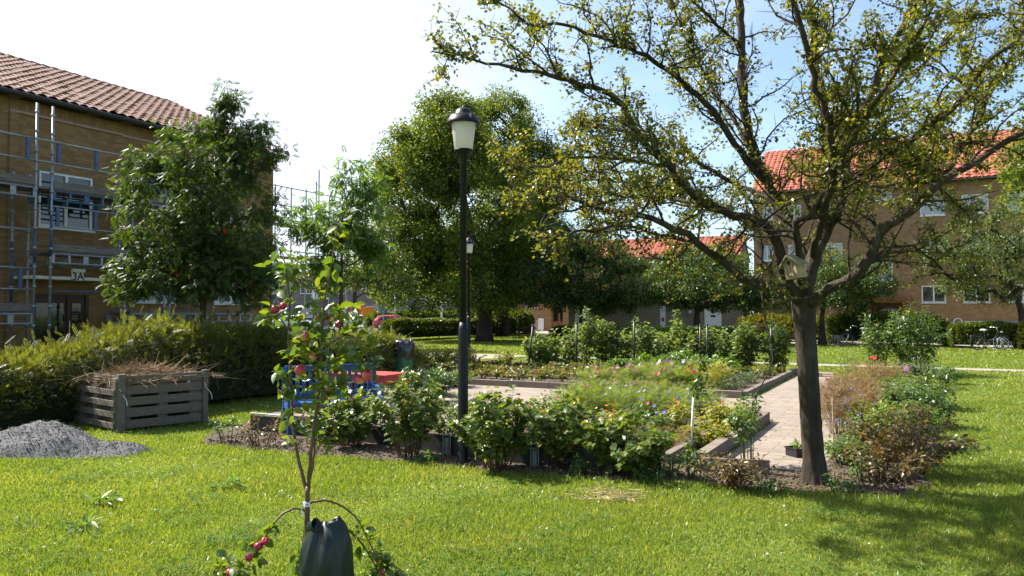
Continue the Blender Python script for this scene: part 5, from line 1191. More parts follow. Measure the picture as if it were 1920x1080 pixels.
car('pale_car', 'pale car half hidden behind the lamp post and lime trunk', M['carwhite'], gx(903, 96), radians(-3), 4.4, saloon, sw_)
def sign(label, px, Y, h, w, hgt, mat, pole='black', cat='road sign'):
    t = thing('road_sign', label, cat, gx(px, Y), 0); MB().tube([(0, 0, 0), (0, 0, h)], .05, 8).build('post', M[pole], t, True)
    MB().box(-w/2, w/2, -.075, -.05, h-hgt, h).build('sign_board', mat, t, bevel=.01); return t
sign('orange rectangular road sign on a black post', 698, 66, 2.15, 1.0, .8, plain('orange_sign_board', (.85, .25, .01), .5)).children[1].location = (-.35, 0, 0)
sign('red rectangular sign board near the white car', 671, 88, 2.4, 1.7, 1.2, plain('red_sign_board', (.55, .03, .04), .5), 'steel')
sign('small blue traffic sign on a thin grey post by the red hatchback', 719, 66, 2.2, .55, .55, plain('blue_sign_board', (.03, .18, .6), .5), 'steel')
for px_, Y_, lab in ((828, 80, 'thin white street pole rising between the lime crowns'), (741, 84, 'grey street pole beyond the red hatchback')):
    t = thing('street_pole', lab, 'pole', gx(px_, Y_)); MB().tube([(0, 0, 0), (0, 0, 5.5)], .09, 8).tube([(0, 0, 0), (0, 0, .9)], .14, 8).build('pole', M['white'], t, True); MB().box(-.3, .3, -.15, .15, 5.5, 5.65).build('lamp_head', M['steel'], t, bevel=.02)
# ------------------------------------------------------------------ young apple tree
def curl():
    V = []; F = []; st = [(0, .02, 0), (.15, .30, .02), (.38, .47, .03), (.62, .42, .0), (.84, .22, -.06), (1, .01, -.14)]
    for y, w, z in st: V += [[-w, y, z+w*.32], [0, y, z], [w, y, z+w*.32]]
    for i in range(5):
        a = i*3; F += [[a, a+1, a+4, a+3], [a+1, a+2, a+5, a+4]]
    return np.array(V), [F]
T_CURL = curl()
def apple_tree():
    D = 4.9; base = np.array([(576-960)/FOC*D, D, 0.0])
    t = thing('apple_tree', 'young apple tree with red apples and thin upright stems on the lawn', 'apple tree', base)
    def pp(L): return np.array([at(x, y, D+d) for x, y, d in L])-base
    St = [([(573, 1112, 0), (574, 1040, 0), (576, 960, 0), (577, 925, 0), (578, 912, 0)], .019, .0165),
          ([(577, 925, 0), (568, 895, .02), (558, 855, .04), (550, 800, .06), (546, 740, .06), (544, 680, .06), (541, 620, .05), (543, 560, .04), (537, 515, .03), (531, 478, .03)], .012, .004),
          ([(578, 914, 0), (581, 880, -.03), (584, 840, -.05), (592, 780, -.07), (599, 715, -.08), (603, 660, -.08), (605, 600, -.08), (611, 550, -.08), (621, 500, -.08), (629, 450, -.08), (636, 408, -.08)], .013, .0035),
          ([(578, 905, .02), (588, 860, .05), (591, 810, .08), (598, 760, .12), (612, 690, .18), (622, 630, .2), (640, 590, .2), (660, 572, .2)], .009, .003),
          ([(603, 660, -.08), (625, 640, -.12), (650, 628, -.16), (675, 640, -.2), (690, 672, -.22), (694, 702, -.22)], .006, .003),
          ([(541, 620, .05), (528, 600, .05), (512, 590, .04), (500, 585, .03)], .005, .003), ([(543, 560, .04), (552, 530, .02), (556, 500, 0), (558, 488, 0)], .005, .002),
          ([(544, 680, .06), (556, 665, 0), (566, 660, -.03)], .004, .0025), ([(599, 715, -.08), (580, 690, -.1), (570, 684, -.12)], .004, .0025),
          ([(592, 780, -.07), (610, 750, -.1), (640, 720, -.12)], .005, .002), ([(550, 800, .06), (570, 775, .0), (580, 760, -.02)], .004, .002), ([(546, 740, .06), (530, 715, .02), (522, 700, 0)], .004, .002),
          ([(577, 960, 0), (566, 955, .0), (552, 953, -.02), (530, 963, -.05), (512, 985, -.08), (500, 1003, -.1), (487, 1022, -.1), (468, 1040, -.12), (448, 1056, -.14), (430, 1078, -.15)], .0085, .003),
          ([(578, 945, 0), (588, 941, 0), (607, 938, .02), (632, 944, .05), (655, 958, .08), (675, 980, .1), (685, 1003, .1), (694, 1020, .1), (704, 1042, .1)], .008, .003),
          ([(636, 990, .02), (660, 1000, .03), (680, 1022, .04), (698, 1050, .05), (712, 1082, .05)], .007, .004), ([(571, 965, .02), (570, 1000, .03), (563, 1040, .04), (556, 1085, .05)], .004, .002)]
    mb = MB()
    for P, a, b_ in St:
        Q = resample(pp(P), .04); Q[1:-1] += rng.normal(size=(len(Q)-2, 3))*.0016; mb.tube(Q, np.linspace(a, b_, len(Q)), 8)
    mb.build('trunk', M['twig'], t, True)
    # leaf clusters: (px, py, spread px, how many, depth)
    Cl = [(528, 500, 22, 16, .03), (552, 505, 14, 9, .0), (540, 540, 16, 6, .04), (520, 585, 20, 8, .04), (502, 590, 14, 6, .03), (560, 600, 18, 8, .0), (610, 590, 22, 11, -.05), (640, 590, 26, 14, 0), (665, 590, 22, 11, .2), (600, 630, 26, 13, -.1), (575, 625, 22, 9, 0),
          (550, 660, 20, 10, .05), (535, 700, 18, 8, .03), (530, 730, 14, 5, .03), (580, 660, 22, 10, -.1), (610, 680, 28, 14, -.1), (650, 650, 28, 16, -.15), (675, 665, 26, 16, -.2), (695, 690, 16, 8, -.22), (640, 690, 24, 10, -.1), (600, 720, 26, 11, -.08), (565, 720, 22, 8, .05),
          (545, 765, 18, 5, .05), (560, 790, 20, 7, .0), (590, 775, 22, 9, -.05), (620, 735, 24, 8, -.1), (640, 720, 14, 5, -.12), (600, 810, 18, 6, -.05), (545, 830, 12, 3, .05), (610, 830, 10, 3, 0), (625, 500, 14, 4, -.08), (632, 450, 14, 4, -.08), (636, 420, 8, 3, -.08), (612, 545, 16, 5, -.08), (690, 620, 12, 4, -.2), (570, 570, 14, 5, 0),
          (440, 1068, 26, 20, -.14), (418, 1060, 14, 8, -.15), (470, 1040, 16, 7, -.12), (495, 1005, 12, 5, -.1), (510, 985, 10, 4, -.08), (690, 1010, 16, 8, .1), (705, 1040, 18, 10, .1), (720, 1065, 20, 14, .05), (740, 1075, 12, 6, .05), (672, 985, 12, 5, .1), (560, 1050, 8, 6, .05), (556, 1075, 8, 6, .05), (660, 1005, 12, 4, .03), (695, 1075, 16, 7, .05)]
    P = np.concatenate([np.array([at(x, y, D+d)-base])+rng.normal(size=(int(n*2.0), 3))*s*D/FOC*.62 for x, y, s, n, d in Cl]); n = len(P)
    ax = unit(rdir(n)*np.array([1, .8, .6])+np.array([0, 0, -.25])); nr = unit(rdir(n)*.8+np.array([-.1, 0, .9]))
    sz = .076*(.55+.7*rng.random(n))
    V, Fs = scatter(T_CURL, frames(ax, nr, sz, sz*.62), P); V += np.random.default_rng(2).normal(size=V.shape)*.0012
    obj('foliage', np_mesh('foliage', V, Fs, True), M['apple_leaf'], t)
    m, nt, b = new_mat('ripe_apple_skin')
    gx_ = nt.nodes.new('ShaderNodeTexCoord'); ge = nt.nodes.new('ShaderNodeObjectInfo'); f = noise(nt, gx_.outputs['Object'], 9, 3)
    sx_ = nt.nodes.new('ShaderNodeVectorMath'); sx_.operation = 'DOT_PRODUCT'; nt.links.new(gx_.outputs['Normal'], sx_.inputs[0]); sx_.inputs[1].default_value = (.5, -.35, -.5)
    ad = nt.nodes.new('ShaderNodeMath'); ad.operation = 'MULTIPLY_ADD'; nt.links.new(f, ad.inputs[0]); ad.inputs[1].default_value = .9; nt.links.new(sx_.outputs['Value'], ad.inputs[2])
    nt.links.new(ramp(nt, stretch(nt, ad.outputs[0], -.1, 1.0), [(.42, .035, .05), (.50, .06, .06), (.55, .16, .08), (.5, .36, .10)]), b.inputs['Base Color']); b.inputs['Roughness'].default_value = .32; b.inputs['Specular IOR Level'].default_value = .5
    m2 = plain('dark_red_apple_skin', (.36, .02, .06), .3, 0, .35, 12)
    def app(px, py, d, r, mat):
        c = at(px, py, D+d)-base; r *= .9; prof = [(.08*r, -.80*r), (.45*r, -.90*r), (.85*r, -.55*r), (1.0*r, .1*r), (.85*r, .68*r), (.5*r, .88*r), (.2*r, .78*r), (.04*r, .66*r)]
        o = MB().lathe(prof, 20).build('apple', mat, t, True); o.location = tuple(c); o.rotation_euler = (rng.normal()*.5, rng.normal()*.5, rng.random()*6)
        MB().tube([(0, 0, .66*r), (.1*r, 0, 1.35*r)], .0022, 5).build('apple_stalk', M['twig'], o, True)
    for px, py, d, r, k in ((516, 580, .0, .031, 1), (531, 574, .02, .026, 1), (571, 630, -.12, .034, 0), (563, 694, -.12, .037, 0), (586, 671, -.1, .028, 0), (688, 703, -.26, .034, 0), (674, 712, -.24, .03, 0), (573, 788, -.06, .03, 0), (620, 599, -.05, .024, 0), (634, 609, -.02, .022, 1), (597, 597, 0, .018, 1),
                            (497, 1015, -.14, .027, 1), (485, 1024, -.14, .030, 1), (467, 1046, -.15, .026, 1), (432, 1074, -.18, .030, 1), (716, 1074, 0, .022, 1), (708, 1052, .06, .014, 1)):
        app(px, py, d, r, m if k == 0 else m2)
    c = at(576, 945, D)-base
    tg = MB().lathe([(.0195, -.014), (.0215, -.014), (.0215, .014), (.0195, .014)], 16, c).bar(c+np.array([-.02, -.02, .012]), c+np.array([-.03, -.022, -.04]), .012, .004).bar(c+np.array([-.03, -.022, -.035]), c+np.array([-.012, -.03, -.068]), .011, .004).build('plant_tag', M['white'], t)
    MB().box(c[0]-.002, c[0]+.012, c[1]-.0235, c[1]-.0218, c[2]-.003, c[2]+.003).build('tag_mark', M['ink'], tg)
    return base
ab_ = apple_tree()
# watering bag round its foot
def water_bag():
    D = 4.72; k = 72; rows = []; A = np.arange(k)*2*pi/k
    c0 = at(612, 1104, D); c0[2] = 0; s = D/FOC
    # (z px, centre px, half width px, half depth m, tilt of rim)
    prof = [(1128, 612, 47, .125, 0), (1105, 612, 51, .135, 0), (1080, 612, 50.5, .13, 0), (1050, 612, 48.5, .12, 0), (1025, 613, 46, .108, 1), (1008, 614, 42.5, .092, 3), (994, 613, 37, .072, 6), (986, 611, 32, .056, 8), (981, 609, 29, .046, 9.5), (979, 608, 28, .040, 10)]
    for i, (y, cx, hw, hd, tl) in enumerate(prof):
        u = i/(len(prof)-1)
        p0 = at(cx, y, D)-c0; ca = np.cos(A); sa = np.sin(A)
        wr = 1+.035*np.sin(A*5+u*6)*(u > .1)+.03*np.sin(A*9-u*11)+.02*np.sin(A*17+u*15)
        fold = -.045*np.exp(-((A-4.45-.35*(u-.5))/.20)**2)*np.clip(u*1.8-.3, 0, 1)-.03*np.exp(-((A-5.2+.5*u)/.14)**2)*np.clip(u*1.5-.2, 0, 1)+.018*np.exp(-((A-4.85)/.2)**2)*u
        X = p0[0]+hw*s*np.sign(ca)*np.abs(ca)**.85*wr; Yy = -hd*(-sa)*wr*1.0; Yy = hd*sa*wr-fold*(sa < 0)
        Z = p0[2]+tl*s*np.cos(A)*.95+.22*tl*s*np.sin(A*3+.8)+.005*np.sin(A*7+u*8)*u
        rows.append(np.stack([X, Yy, Z], 1))
    # turned-in mouth
    last = rows[-1]
    for sh, dz in ((.86, -.004), (.8, -.05), (.7, -.10)): rows.append((last-last.mean(0))*np.array([sh, sh*.8, 1])+last.mean(0)+np.array([0, 0, dz]))
    n = len(rows); mb = MB()
    mb.add(np.concatenate(rows), [(i*k+j, i*k+(j+1) % k, (i+1)*k+(j+1) % k, (i+1)*k+j) for i in range(n-1) for j in range(k)]+[tuple((n-1)*k+j for j in range(k))])
    t = thing('watering_bag', 'dark green plastic watering bag standing at the foot of the apple tree', 'watering bag', c0)
    b = mb.build('bag', M['bag'], t, True); sm = b.modifiers.new('smooth', 'SUBSURF'); sm.levels = 1; sm.render_levels = 1
    # collar rolled open beside the trunk
    c = at(590, 986, D-.02)-c0; ax = np.array([.55, -.55, .35]); x = unit(np.cross(ax, [0, 0, 1.])); y = unit(np.cross(x, ax)); Q = []
    for r, o in ((.030, -.05), (.034, .0), (.036, .02), (.030, .022), (.026, -.03)):
        Q.append(c+unit(ax)*o+np.stack([np.cos(A[::3])*r*1.2]*3, 1)*x*.8+np.stack([np.sin(A[::3])*r]*3, 1)*y*1.25)
    kk = len(A[::3]); mb = MB(); mb.add(np.concatenate(Q), [(i*kk+j, i*kk+(j+1) % kk, (i+1)*kk+(j+1) % kk, (i+1)*kk+j) for i in range(4) for j in range(kk)]+[tuple(4*kk+j for j in range(kk))]); mb.build('filler_collar', M['bag'], t, True)
water_bag()
# ------------------------------------------------------------------ planting
def gs(name, label, px, py, h, r, ns, nl, L, Wd, tpl, lm, sm='green_stem', **kw):
    z = kw.pop('z', 0.0); b = G(px, py, z); return shrub(name, label, b, h, r, ns, nl, L, Wd, tpl, M[lm], M[sm], **kw)
FC, FD = star(8, cup=.18), star(10, cup=.35)
cur = 'currant bushes in the edged bed'
gs('currant_bush', 'leafy currant bush below the blue bench armrest', 662, 838, .82, .44, 24, 900, .068, .068, T_LOBE, 'currant', 'twig', group=cur)
gs('currant_bush', 'tall currant bush hiding the legs of the red table', 766, 856, 1.12, .48, 24, 1000, .070, .070, T_LOBE, 'currant', 'twig', group=cur)
gs('currant_bush', 'broad dense currant bush just beside the tall lamp post', 932, 884, .96, .54, 30, 1250, .078, .078, T_LOBE, 'currant', 'twig', group=cur)
gs('currant_bush', 'yellow flecked currant bush under the orange marigolds', 1042, 878, .94, .46, 24, 1000, .070, .070, T_LOBE, 'currant', 'twig', group=cur)
gs('currant_bush', 'low spreading currant bush with pale leaf undersides by the open soil gap', 1172, 892, .70, .56, 26, 1100, .080, .080, T_LOBE, 'currant', 'twig', group=cur)
gs('currant_bush', 'thin currant bush directly behind the apple tree stems', 600, 828, .55, .30, 16, 320, .06, .06, T_LOBE, 'currant', 'twig', group=cur)
gs('rose_bush', 'small rose bush with bare stems before the compost bin', 428, 832, .42, .26, 9, 110, .055, .038, T_LEAF, 'weed', 'twig', t0=.35, group='small roses')
gs('rose_bush', 'small rose bush with bronze tips beside the steel edging strip', 487, 838, .50, .30, 10, 150, .055, .036, T_LEAF, 'rose', 'twig', t0=.3, group='small roses')
gs('rose_bush', 'low rusty leaved rose in front of the pale concrete slab', 1372, 918, .40, .46, 20, 600, .05, .035, T_LEAF, 'rose', 'twig', t0=.1, arch=.5)
gs('climbing_bean_plant', 'leafy bean vine drooping over the bed kerb by the brick path', 1405, 872, .82, .30, 10, 300, .06, .045, T_LEAF, 'weed', 'green_stem', t0=.3, arch=.7, cat='plant')
for i, (x, y, h, lab) in enumerate(((1255, 893, .28, 'small weed clump by the low currant bush'), (1300, 897, .34, 'weed clump at the foot of the white stemmed sapling'), (1220, 905, .16, 'tiny weed tuft on the lawn edge'), (1090, 893, .2, 'weed tuft at the gap in the black edging'), (800, 868, .14, 'tiny weed before the black edging'), (1440, 925, .18, 'weed tuft at the corner of the concrete slab'), (1580, 925, .22, 'weed tuft beside the hawthorn trunk'), (1620, 900, .3, 'weed clump under the turning rose'))):
    gs('weed_plant', lab, x, y, h, h*.7, 10, 120, .05, .03, T_LEAF, 'weed', group='weeds along the bed', cat='weed')
def sapling():
    b = G(1300, 880); t = thing('pear_sapling', 'thin fruit sapling with white painted stem in the flower bed', 'sapling', b)
    q = lambda x, y: at(x, y, b[1])-b
    MB().tube([q(1300, 884), q(1298, 840), q(1297, 800)], .010, 8).build('lower_stem', M['twig'], t, True)
    MB().tube([q(1297, 835), q(1298, 790), q(1300, 745)], .0105, 10).build('white_stem', M['white'], t, True)
    MB().tube([q(1300, 746), q(1306, 715), q(1312, 690), q(1320, 670)], .007, 6).build('leader', M['twig'], t, True)
    C = np.array([q(1308, 715), q(1316, 700), q(1320, 685), q(1312, 735), q(1300, 725), q(1322, 675)]); P, ax, nr = clump_leaves(C, .075, 22, .4); n = len(P)
    C2 = np.array([q(1290, 850), q(1310, 860), q(1295, 830)]); P2, a2, n2 = clump_leaves(C2, .12, 30, .2); P = np.concatenate([P, P2]); ax = np.concatenate([ax, a2]); nr = np.concatenate([nr, n2]); n = len(P)
    obj('foliage', leaves_mesh('foliage', T_LEAF, P, ax, nr, .055*(.6+.6*rng.random(n)), .036), M['helio'], t)
sapling()
cos_ = 'cosmos plants in the flower bed'
pk = lambda n, c: (n, .032, M[c], FC, .85, 'flower')
fl = [(1075, 800, .62, 'magenta', 'feathery cosmos nearest the marigolds with a magenta flower'), (1120, 790, .62, 'white_p', 'feathery cosmos with pale flowers beside the low currant bush'), (1165, 800, .58, 'blue_p', 'feathery clump dotted with cornflowers above the low currant'), (1210, 795, .60, 'mauve', 'feathery clump with mauve cornflowers in the middle of the bed'),
      (1250, 800, .52, 'blue_p', 'feathery cornflower clump beside the white stemmed sapling'), (1100, 770, .60, 'pink', 'feathery cosmos at the back edge over the plaza'), (1160, 768, .60, 'magenta', 'feathery cosmos carrying magenta flowers, behind the cornflowers'), (1215, 768, .55, 'orange_p', 'feathery clump with a few orange heads, midway along the bed'), (1265, 772, .52, 'mauve', 'thin feathery clump behind the sapling stem'), (1310, 782, .5, 'blue_p', 'sparse feathery clump near the kerb corner')]
for x, y, h, c, lab in fl:
    h *= 1.1
    gs('cosmos_plant', lab, x, y, h, .42, 40, 900, .10, .085, T_FEATH, 'feather', t0=.15, group=cos_, cat='flower', flowers=[(7, .028, M[c], FC, .86, 'flower')], stem_r=.0025, spread=.05, droop=-.2)
for x, y, h, lm, c, lab in ((1090, 815, .52, 'currant', 'yellow_p', 'broad leaved marigold among the feathery cosmos'), (1145, 822, .48, 'yellowing', 'orange_p', 'yellowing marigold above the low currant bush'), (1195, 815, .46, 'weed', 'magenta', 'leafy pink flowered plant in the middle of the feathery bed'), (1235, 825, .42, 'currant', 'blue_p', 'broad leaved plant between sapling and cosmos'), (1275, 812, .48, 'yellowing', 'orange_p', 'yellowing plant right behind the white sapling stem'.replace('right ', 'just ')), (1060, 790, .6, 'bright', 'white_p', 'bright leafy plant at the plaza edge of the bed'), (1130, 775, .56, 'grey_leaf', 'pink', 'greyish plant with pink heads behind the cosmos'), (1185, 778, .55, 'weed', 'magenta', 'leafy plant with magenta heads toward the plaza'), (1240, 778, .52, 'dry', 'mauve', 'browning plant with mauve heads near the kerb corner')):
    gs('bedding_plant', lab, x, y, h, .26, 18, 300, .075, .04, T_LEAF, lm, group='mixed bedding plants', cat='plant', flowers=[(5, .028, M[c], FC, .88, 'flower')], stem_r=.003)
for x, y, h, lab in ((1190, 850, .35, 'brown seeding clump in front of the cornflowers'), (1255, 845, .34, 'brown tangled clump beside the sapling foot'), (1130, 835, .4, 'dry seed heads behind the low currant bush')):
    gs('seed_head_plant', lab, x, y, h, .32, 26, 300, .10, .05, T_FEATH, 'dry', 'twig', cat='plant', stem_r=.002)
for x, y, h, c, lab in ((905, 812, .62, 'orange_p', 'marigold with orange heads behind the broad currant bush'), (960, 820, .55, 'red_p', 'marigold clump with reddish heads above the broad currant'), (1010, 815, .60, 'yellow_p', 'tall yellow flowered marigold behind the flecked currant'), (1055, 825, .5, 'orange_p', 'marigold with small orange heads next to the cosmos'), (835, 820, .42, 'magenta', 'low pink flowered plant left of the tall lamp post'.replace('left of', 'just before')), (870, 800, .5, 'pink', 'pink flowered plant behind the tall lamp post')):
    gs('marigold_plant', lab, x, y, h*1.05, .32, 24, 460, .07, .04, T_LEAF, 'currant', group='marigolds', cat='flower', flowers=[(5, .030, M[c], FD, .85, 'flower')], stem_r=.004)
for x, y, h, lab in ((1345, 815, .5, 'yellowing leafy plant by the near kerb'), (1385, 800, .42, 'yellow green plant spilling on the kerb corner'), (1330, 840, .4, 'yellow leaved plant beside the sapling stem')):
    gs('yellowing_plant', lab, x, y, h, .36, 22, 480, .08, .045, T_LEAF, 'yellowing', cat='plant', flowers=[(1, .026, M['orange_p'], FD, .85, 'flower')])
# vegetable bed
b_z = .06
k = 0
for a in (16.9, 17.9, 18.9, 20.1):
    for bb in np.arange(-13.0 if a > 18.3 else -10.3, -6.6 if a < 18 else -5.9, .55):
        p = W(a+rng.normal()*.12, bb+rng.normal()*.1, b_z)
        if a < 17.5 and bb > -7.5: continue
        shrub('strawberry_plant', 'low strawberry plant with reddening leaves in the rows of the vegetable bed', p, .24, .34, 16, 130, .085, .07, T_LOBE, M['straw_leaf'], M['green_stem'], 'strawberry plants', 'plant', t0=.55, arch=.5, stem_r=.003); k += 1
for a, bb, h, c, lab in ((16.7, -6.6, .42, 'magenta', 'cosmos with magenta flowers at the corner of the strawberry rows'), (17.0, -5.9, .5, 'pink', 'cosmos with big pale pink flowers in the vegetable bed'), (17.8, -5.4, .55, 'pink', 'taller pink cosmos behind the pale pink one'), (16.9, -5.1, .45, 'magenta', 'low cosmos along the front kerb with magenta heads'), (18.2, -4.9, .55, 'mauve', 'cosmos with mauve flowers before the bright potato plants'), (17.2, -4.6, .45, 'red_p', 'cosmos with red buds near the middle of the front kerb'), (18.9, -5.9, .45, 'white_p', 'cosmos with white flowers beside the grass patch')):
    p = W(a, bb, b_z); shrub('cosmos_plant', lab, p, h, .46, 36, 700, .12, .10, T_FEATH, M['feather'], M['green_stem'], 'cosmos in the vegetable bed', 'flower', t0=.15, stem_r=.003, spread=.06, droop=-.2, flowers=[(8, .055, M[c], FC, .92, 'flower')])
for a, bb, h, lm, lab, nm in ((16.9, -3.9, .6, 'yellowing', 'feathery yellow asparagus at the front of the vegetable bed', 'asparagus_plant'), (17.6, -4.2, .55, 'yellowing', 'second yellow asparagus behind the front one', 'asparagus_plant')):
    shrub(nm, lab, W(a, bb, b_z), h, .35, 26, 480, .12, .10, T_FEATH, M[lm], M['green_stem'], None, 'plant', t0=.1, stem_r=.003, droop=-.2)
for a, bb, h, lab in ((17.9, -3.6, .34, 'grey green lavender near the brick path kerb'), (16.6, -3.6, .3, 'low grey lavender at the corner of the kerbs'), (19.0, -3.6, .32, 'lavender behind the kerb, halfway along')):
    shrub('lavender_bush', lab, W(a, bb, b_z), h, .32, 30, 420, .07, .02, T_LEAF, M['grey_leaf'], M['green_stem'], 'lavenders', 'plant', t0=.1, stem_r=.003, droop=-.4)
for a, bb, lab in ((20.6, -3.6, 'reddish leaved beet by the kerb'), (21.6, -3.6, 'orange tinged beet at the far kerb end'), (19.9, -4.3, 'yellow leaved beet behind the lavender')):
    shrub('beet_plant', lab, W(a, bb, b_z), .3, .34, 14, 130, .12, .08, T_LEAF, M['straw_leaf'], M['green_stem'], 'beets', 'plant', t0=.5)
gs('horseradish_plant', 'bright plant with big upright leaves before the raspberry row', 1012, 690, .55, .5, 12, 60, .34, .16, T_LEAF, 'bright', cat='plant', t0=.5, droop=-.1)
gs('horseradish_plant', 'second big leaved plant with silvery leaves beside it', 1052, 692, .36, .4, 10, 50, .28, .14, T_LEAF, 'grey_leaf', cat='plant', t0=.5, droop=.1)
gs('yellowing_bush', 'round yellow tinged bush at the end of the strawberry rows', 945, 690, .62, .42, 26, 560, .075, .05, T_LEAF, 'yellowing', 'twig')
for x, y, h, r, lab in ((1225, 702, .62, .62, 'bright potato plant in front of the middle raspberry post'), (1290, 704, .78, .75, 'largest bright potato plant with spreading stems'), (1350, 706, .62, .6, 'bright potato plant toward the kerb'), (1165, 698, .42, .5, 'low potato plant beside the cosmos')):
    gs('potato_plant', lab, x, y, h, r, 26, 620, .12, .07, T_LEAF, 'bright', group='potato plants', cat='plant', arch=.4)
rn = ['first', 'second', 'third', 'fourth', 'fifth', 'sixth', 'seventh', 'eighth', 'ninth', 'tenth', 'eleventh', 'twelfth', 'thirteenth', 'fourteenth', 'fifteenth', 'sixteenth', 'seventeenth', 'eighteenth', 'nineteenth', 'twentieth']
for i in range(20):
    u = i/19; x = 1000+470*u; y = 692+12*u; hh = [1.15, .95, 1.1, 1.3, 1.72, 1.5, 1.4, 1.25, 1.65, 1.3, 1.2, 1.7, 1.2, 1.35, 1.1, 1.25, 1.5, 1.4, 1.55, 1.5][i]
    hh *= 1.1; p = G(x+rng.normal()*4, y-2, .0); p[1] += rng.normal()*.3
    shrub('raspberry_bush', rn[i]+' raspberry bush of the row, counted from the lime tree end, '+('tall with pale tips' if hh > 1.45 else 'shorter and bushy'), p, hh, .46 if hh < 1.45 else .30, 15, 520, .125, .09, T_LEAF, M['rasp'] if i < 17 else M['helio'], M['twig'], 'raspberry row', 'raspberry bush', t0=.12, stem_r=.007, base_r=.2, pat=.8, spread=.075)
pn = ['leaning black post at the start of the raspberry row', 'thin black post between tall raspberry bushes', 'black post in the middle of the raspberry row', 'black post behind the largest potato plant', 'black post beside the brownish hedge', 'black post closing the raspberry row by the path']
for i, (x, ytop) in enumerate(((996, 612), (1081, 608), (1189, 602), (1313, 612), (1326, 611), (1446, 614))):
    p = G(x+(-6 if i == 0 else 0), 694+10*i/5, 0); q = at(x+(3 if i == 0 else 0), ytop, p[1])-p
    t = thing('row_post', pn[i], 'post', p, 0, 'raspberry posts'); MB().tube([(0, 0, 0), q*.5, q], .028, 8).build('post', M['plastic_black'], t, True); MB().lathe([(.02, 0), (.034, .01), (.034, .05), (.01, .06)], 10, q).build('cap', M['plastic_black'], t, True)
for i, (x, y) in enumerate(((775, 692), (800, 690), (828, 692), (856, 690), (882, 692))):
    gs('golden_shrub', ['golden leaved shrub next to the waste bin', 'second golden shrub from the waste bin', 'golden shrub midway between bin and lamp post', 'golden shrub just before the tall lamp post', 'golden shrub behind the tall lamp post'][i], x, y, .75, .5, 26, 620, .085, .055, T_LEAF, 'yellowing', 'twig', group='golden shrubs')
for x, y, h, lab in ((792, 738, .6, 'dark grassy clump beside the red table'), (825, 742, .55, 'dark grassy clump at the corner of the kerb'), (858, 726, .35, 'low leafy clump behind the kerb by the lamp post')):
    gs('sage_plant', lab, x, y, h, .42, 40, 800, .11, .03, T_LEAF, 'dark_hedge' if h > .5 else 'weed', cat='plant', droop=-.3)
gs('tall_weed_plant', 'tall bright weed standing on the plaza edge before the kerb', 818, 752, .85, .20, 7, 180, .085, .06, T_LEAF, 'bright', cat='weed', t0=.1)
# the long bed beside the brick path
gs('sunflower_bush', 'tall bush with yellow daisy flowers at the end of the long bed', 1712, 703, 2.15, .95, 44, 2000, .13, .06, T_LEAF, 'helio', group='yellow daisy bushes', cat='flowering bush', flowers=[(12, .055, M['yellow_p'], FD, .55, 'flower')], stem_r=.009, base_r=.35, spread=.12)
gs('sunflower_bush', 'slimmer bush with upright green shoots beside the yellow daisy bush', 1640, 700, 1.9, .55, 26, 900, .13, .06, T_LEAF, 'helio', group='yellow daisy bushes', cat='flowering bush', flowers=[(3, .05, M['yellow_p'], FD, .5, 'flower')], stem_r=.009, base_r=.25, spread=.1)
for x, y, h, r, lab in ((1572, 815, .74, .34, 'dry brown stalks beside the hawthorn trunk'), (1600, 775, .85, .42, 'reddish dry flower stalks in the middle of the long bed'), (1622, 745, .85, .42, 'dry brown plant behind the bellflowers'), (1658, 735, .8, .4, 'straw coloured stalks below the yellow daisy bush'), (1560, 770, .7, .3, 'thin dry clump at the brick path edge'), (1640, 790, .65, .36, 'dry tangled plant next to the bamboo cane')):
    gs('dry_plant', lab, x, y, h, r*1.15, 50, 800, .10, .06, T_FEATH, 'dry', 'twig', group='dry flower stalks', cat='plant', stem_r=.0028, droop=-.2, spread=.06)
for x, y, h, lab in ((1580, 815, .62, 'violet bellflower close to the hawthorn trunk'), (1612, 805, .60, 'violet bellflower under the reddish stalks'), (1600, 835, .48, 'lowest violet bellflower of the long bed')):
    gs('bellflower_plant', lab, x, y, h, .2, 9, 90, .06, .03, T_LEAF, 'weed', group='bellflowers', cat='flower', stem_r=.003, flowers=[(9, .022, M['blue_p'], star(5, cup=.9), .7, 'flower')])
for x, y, h, r, lm, lab in ((1722, 800, .62, .42, 'weed', 'mid green bushy perennial on the lawn side of the long bed'), (1745, 765, .62, .45, 'currant', 'leafy perennial behind the green one'), (1735, 728, .65, .5, 'grey_leaf', 'greyish perennial with mauve heads below the daisy bush'), (1690, 770, .6, .4, 'weed', 'green perennial in the middle of the long bed'), (1680, 820, .5, .36, 'currant', 'dark leafy perennial behind the turning rose'), (1770, 720, .4, .4, 'weed', 'low perennial at the far lawn edge')):
    gs('perennial_plant', lab, x, y, h*1.15, r*1.25, 32, 950, .08, .04, T_LEAF, lm, group='perennials', cat='plant', flowers=[(3, .022, M['mauve' if lm == 'grey_leaf' else 'white_p'], FC, .85, 'flower')])
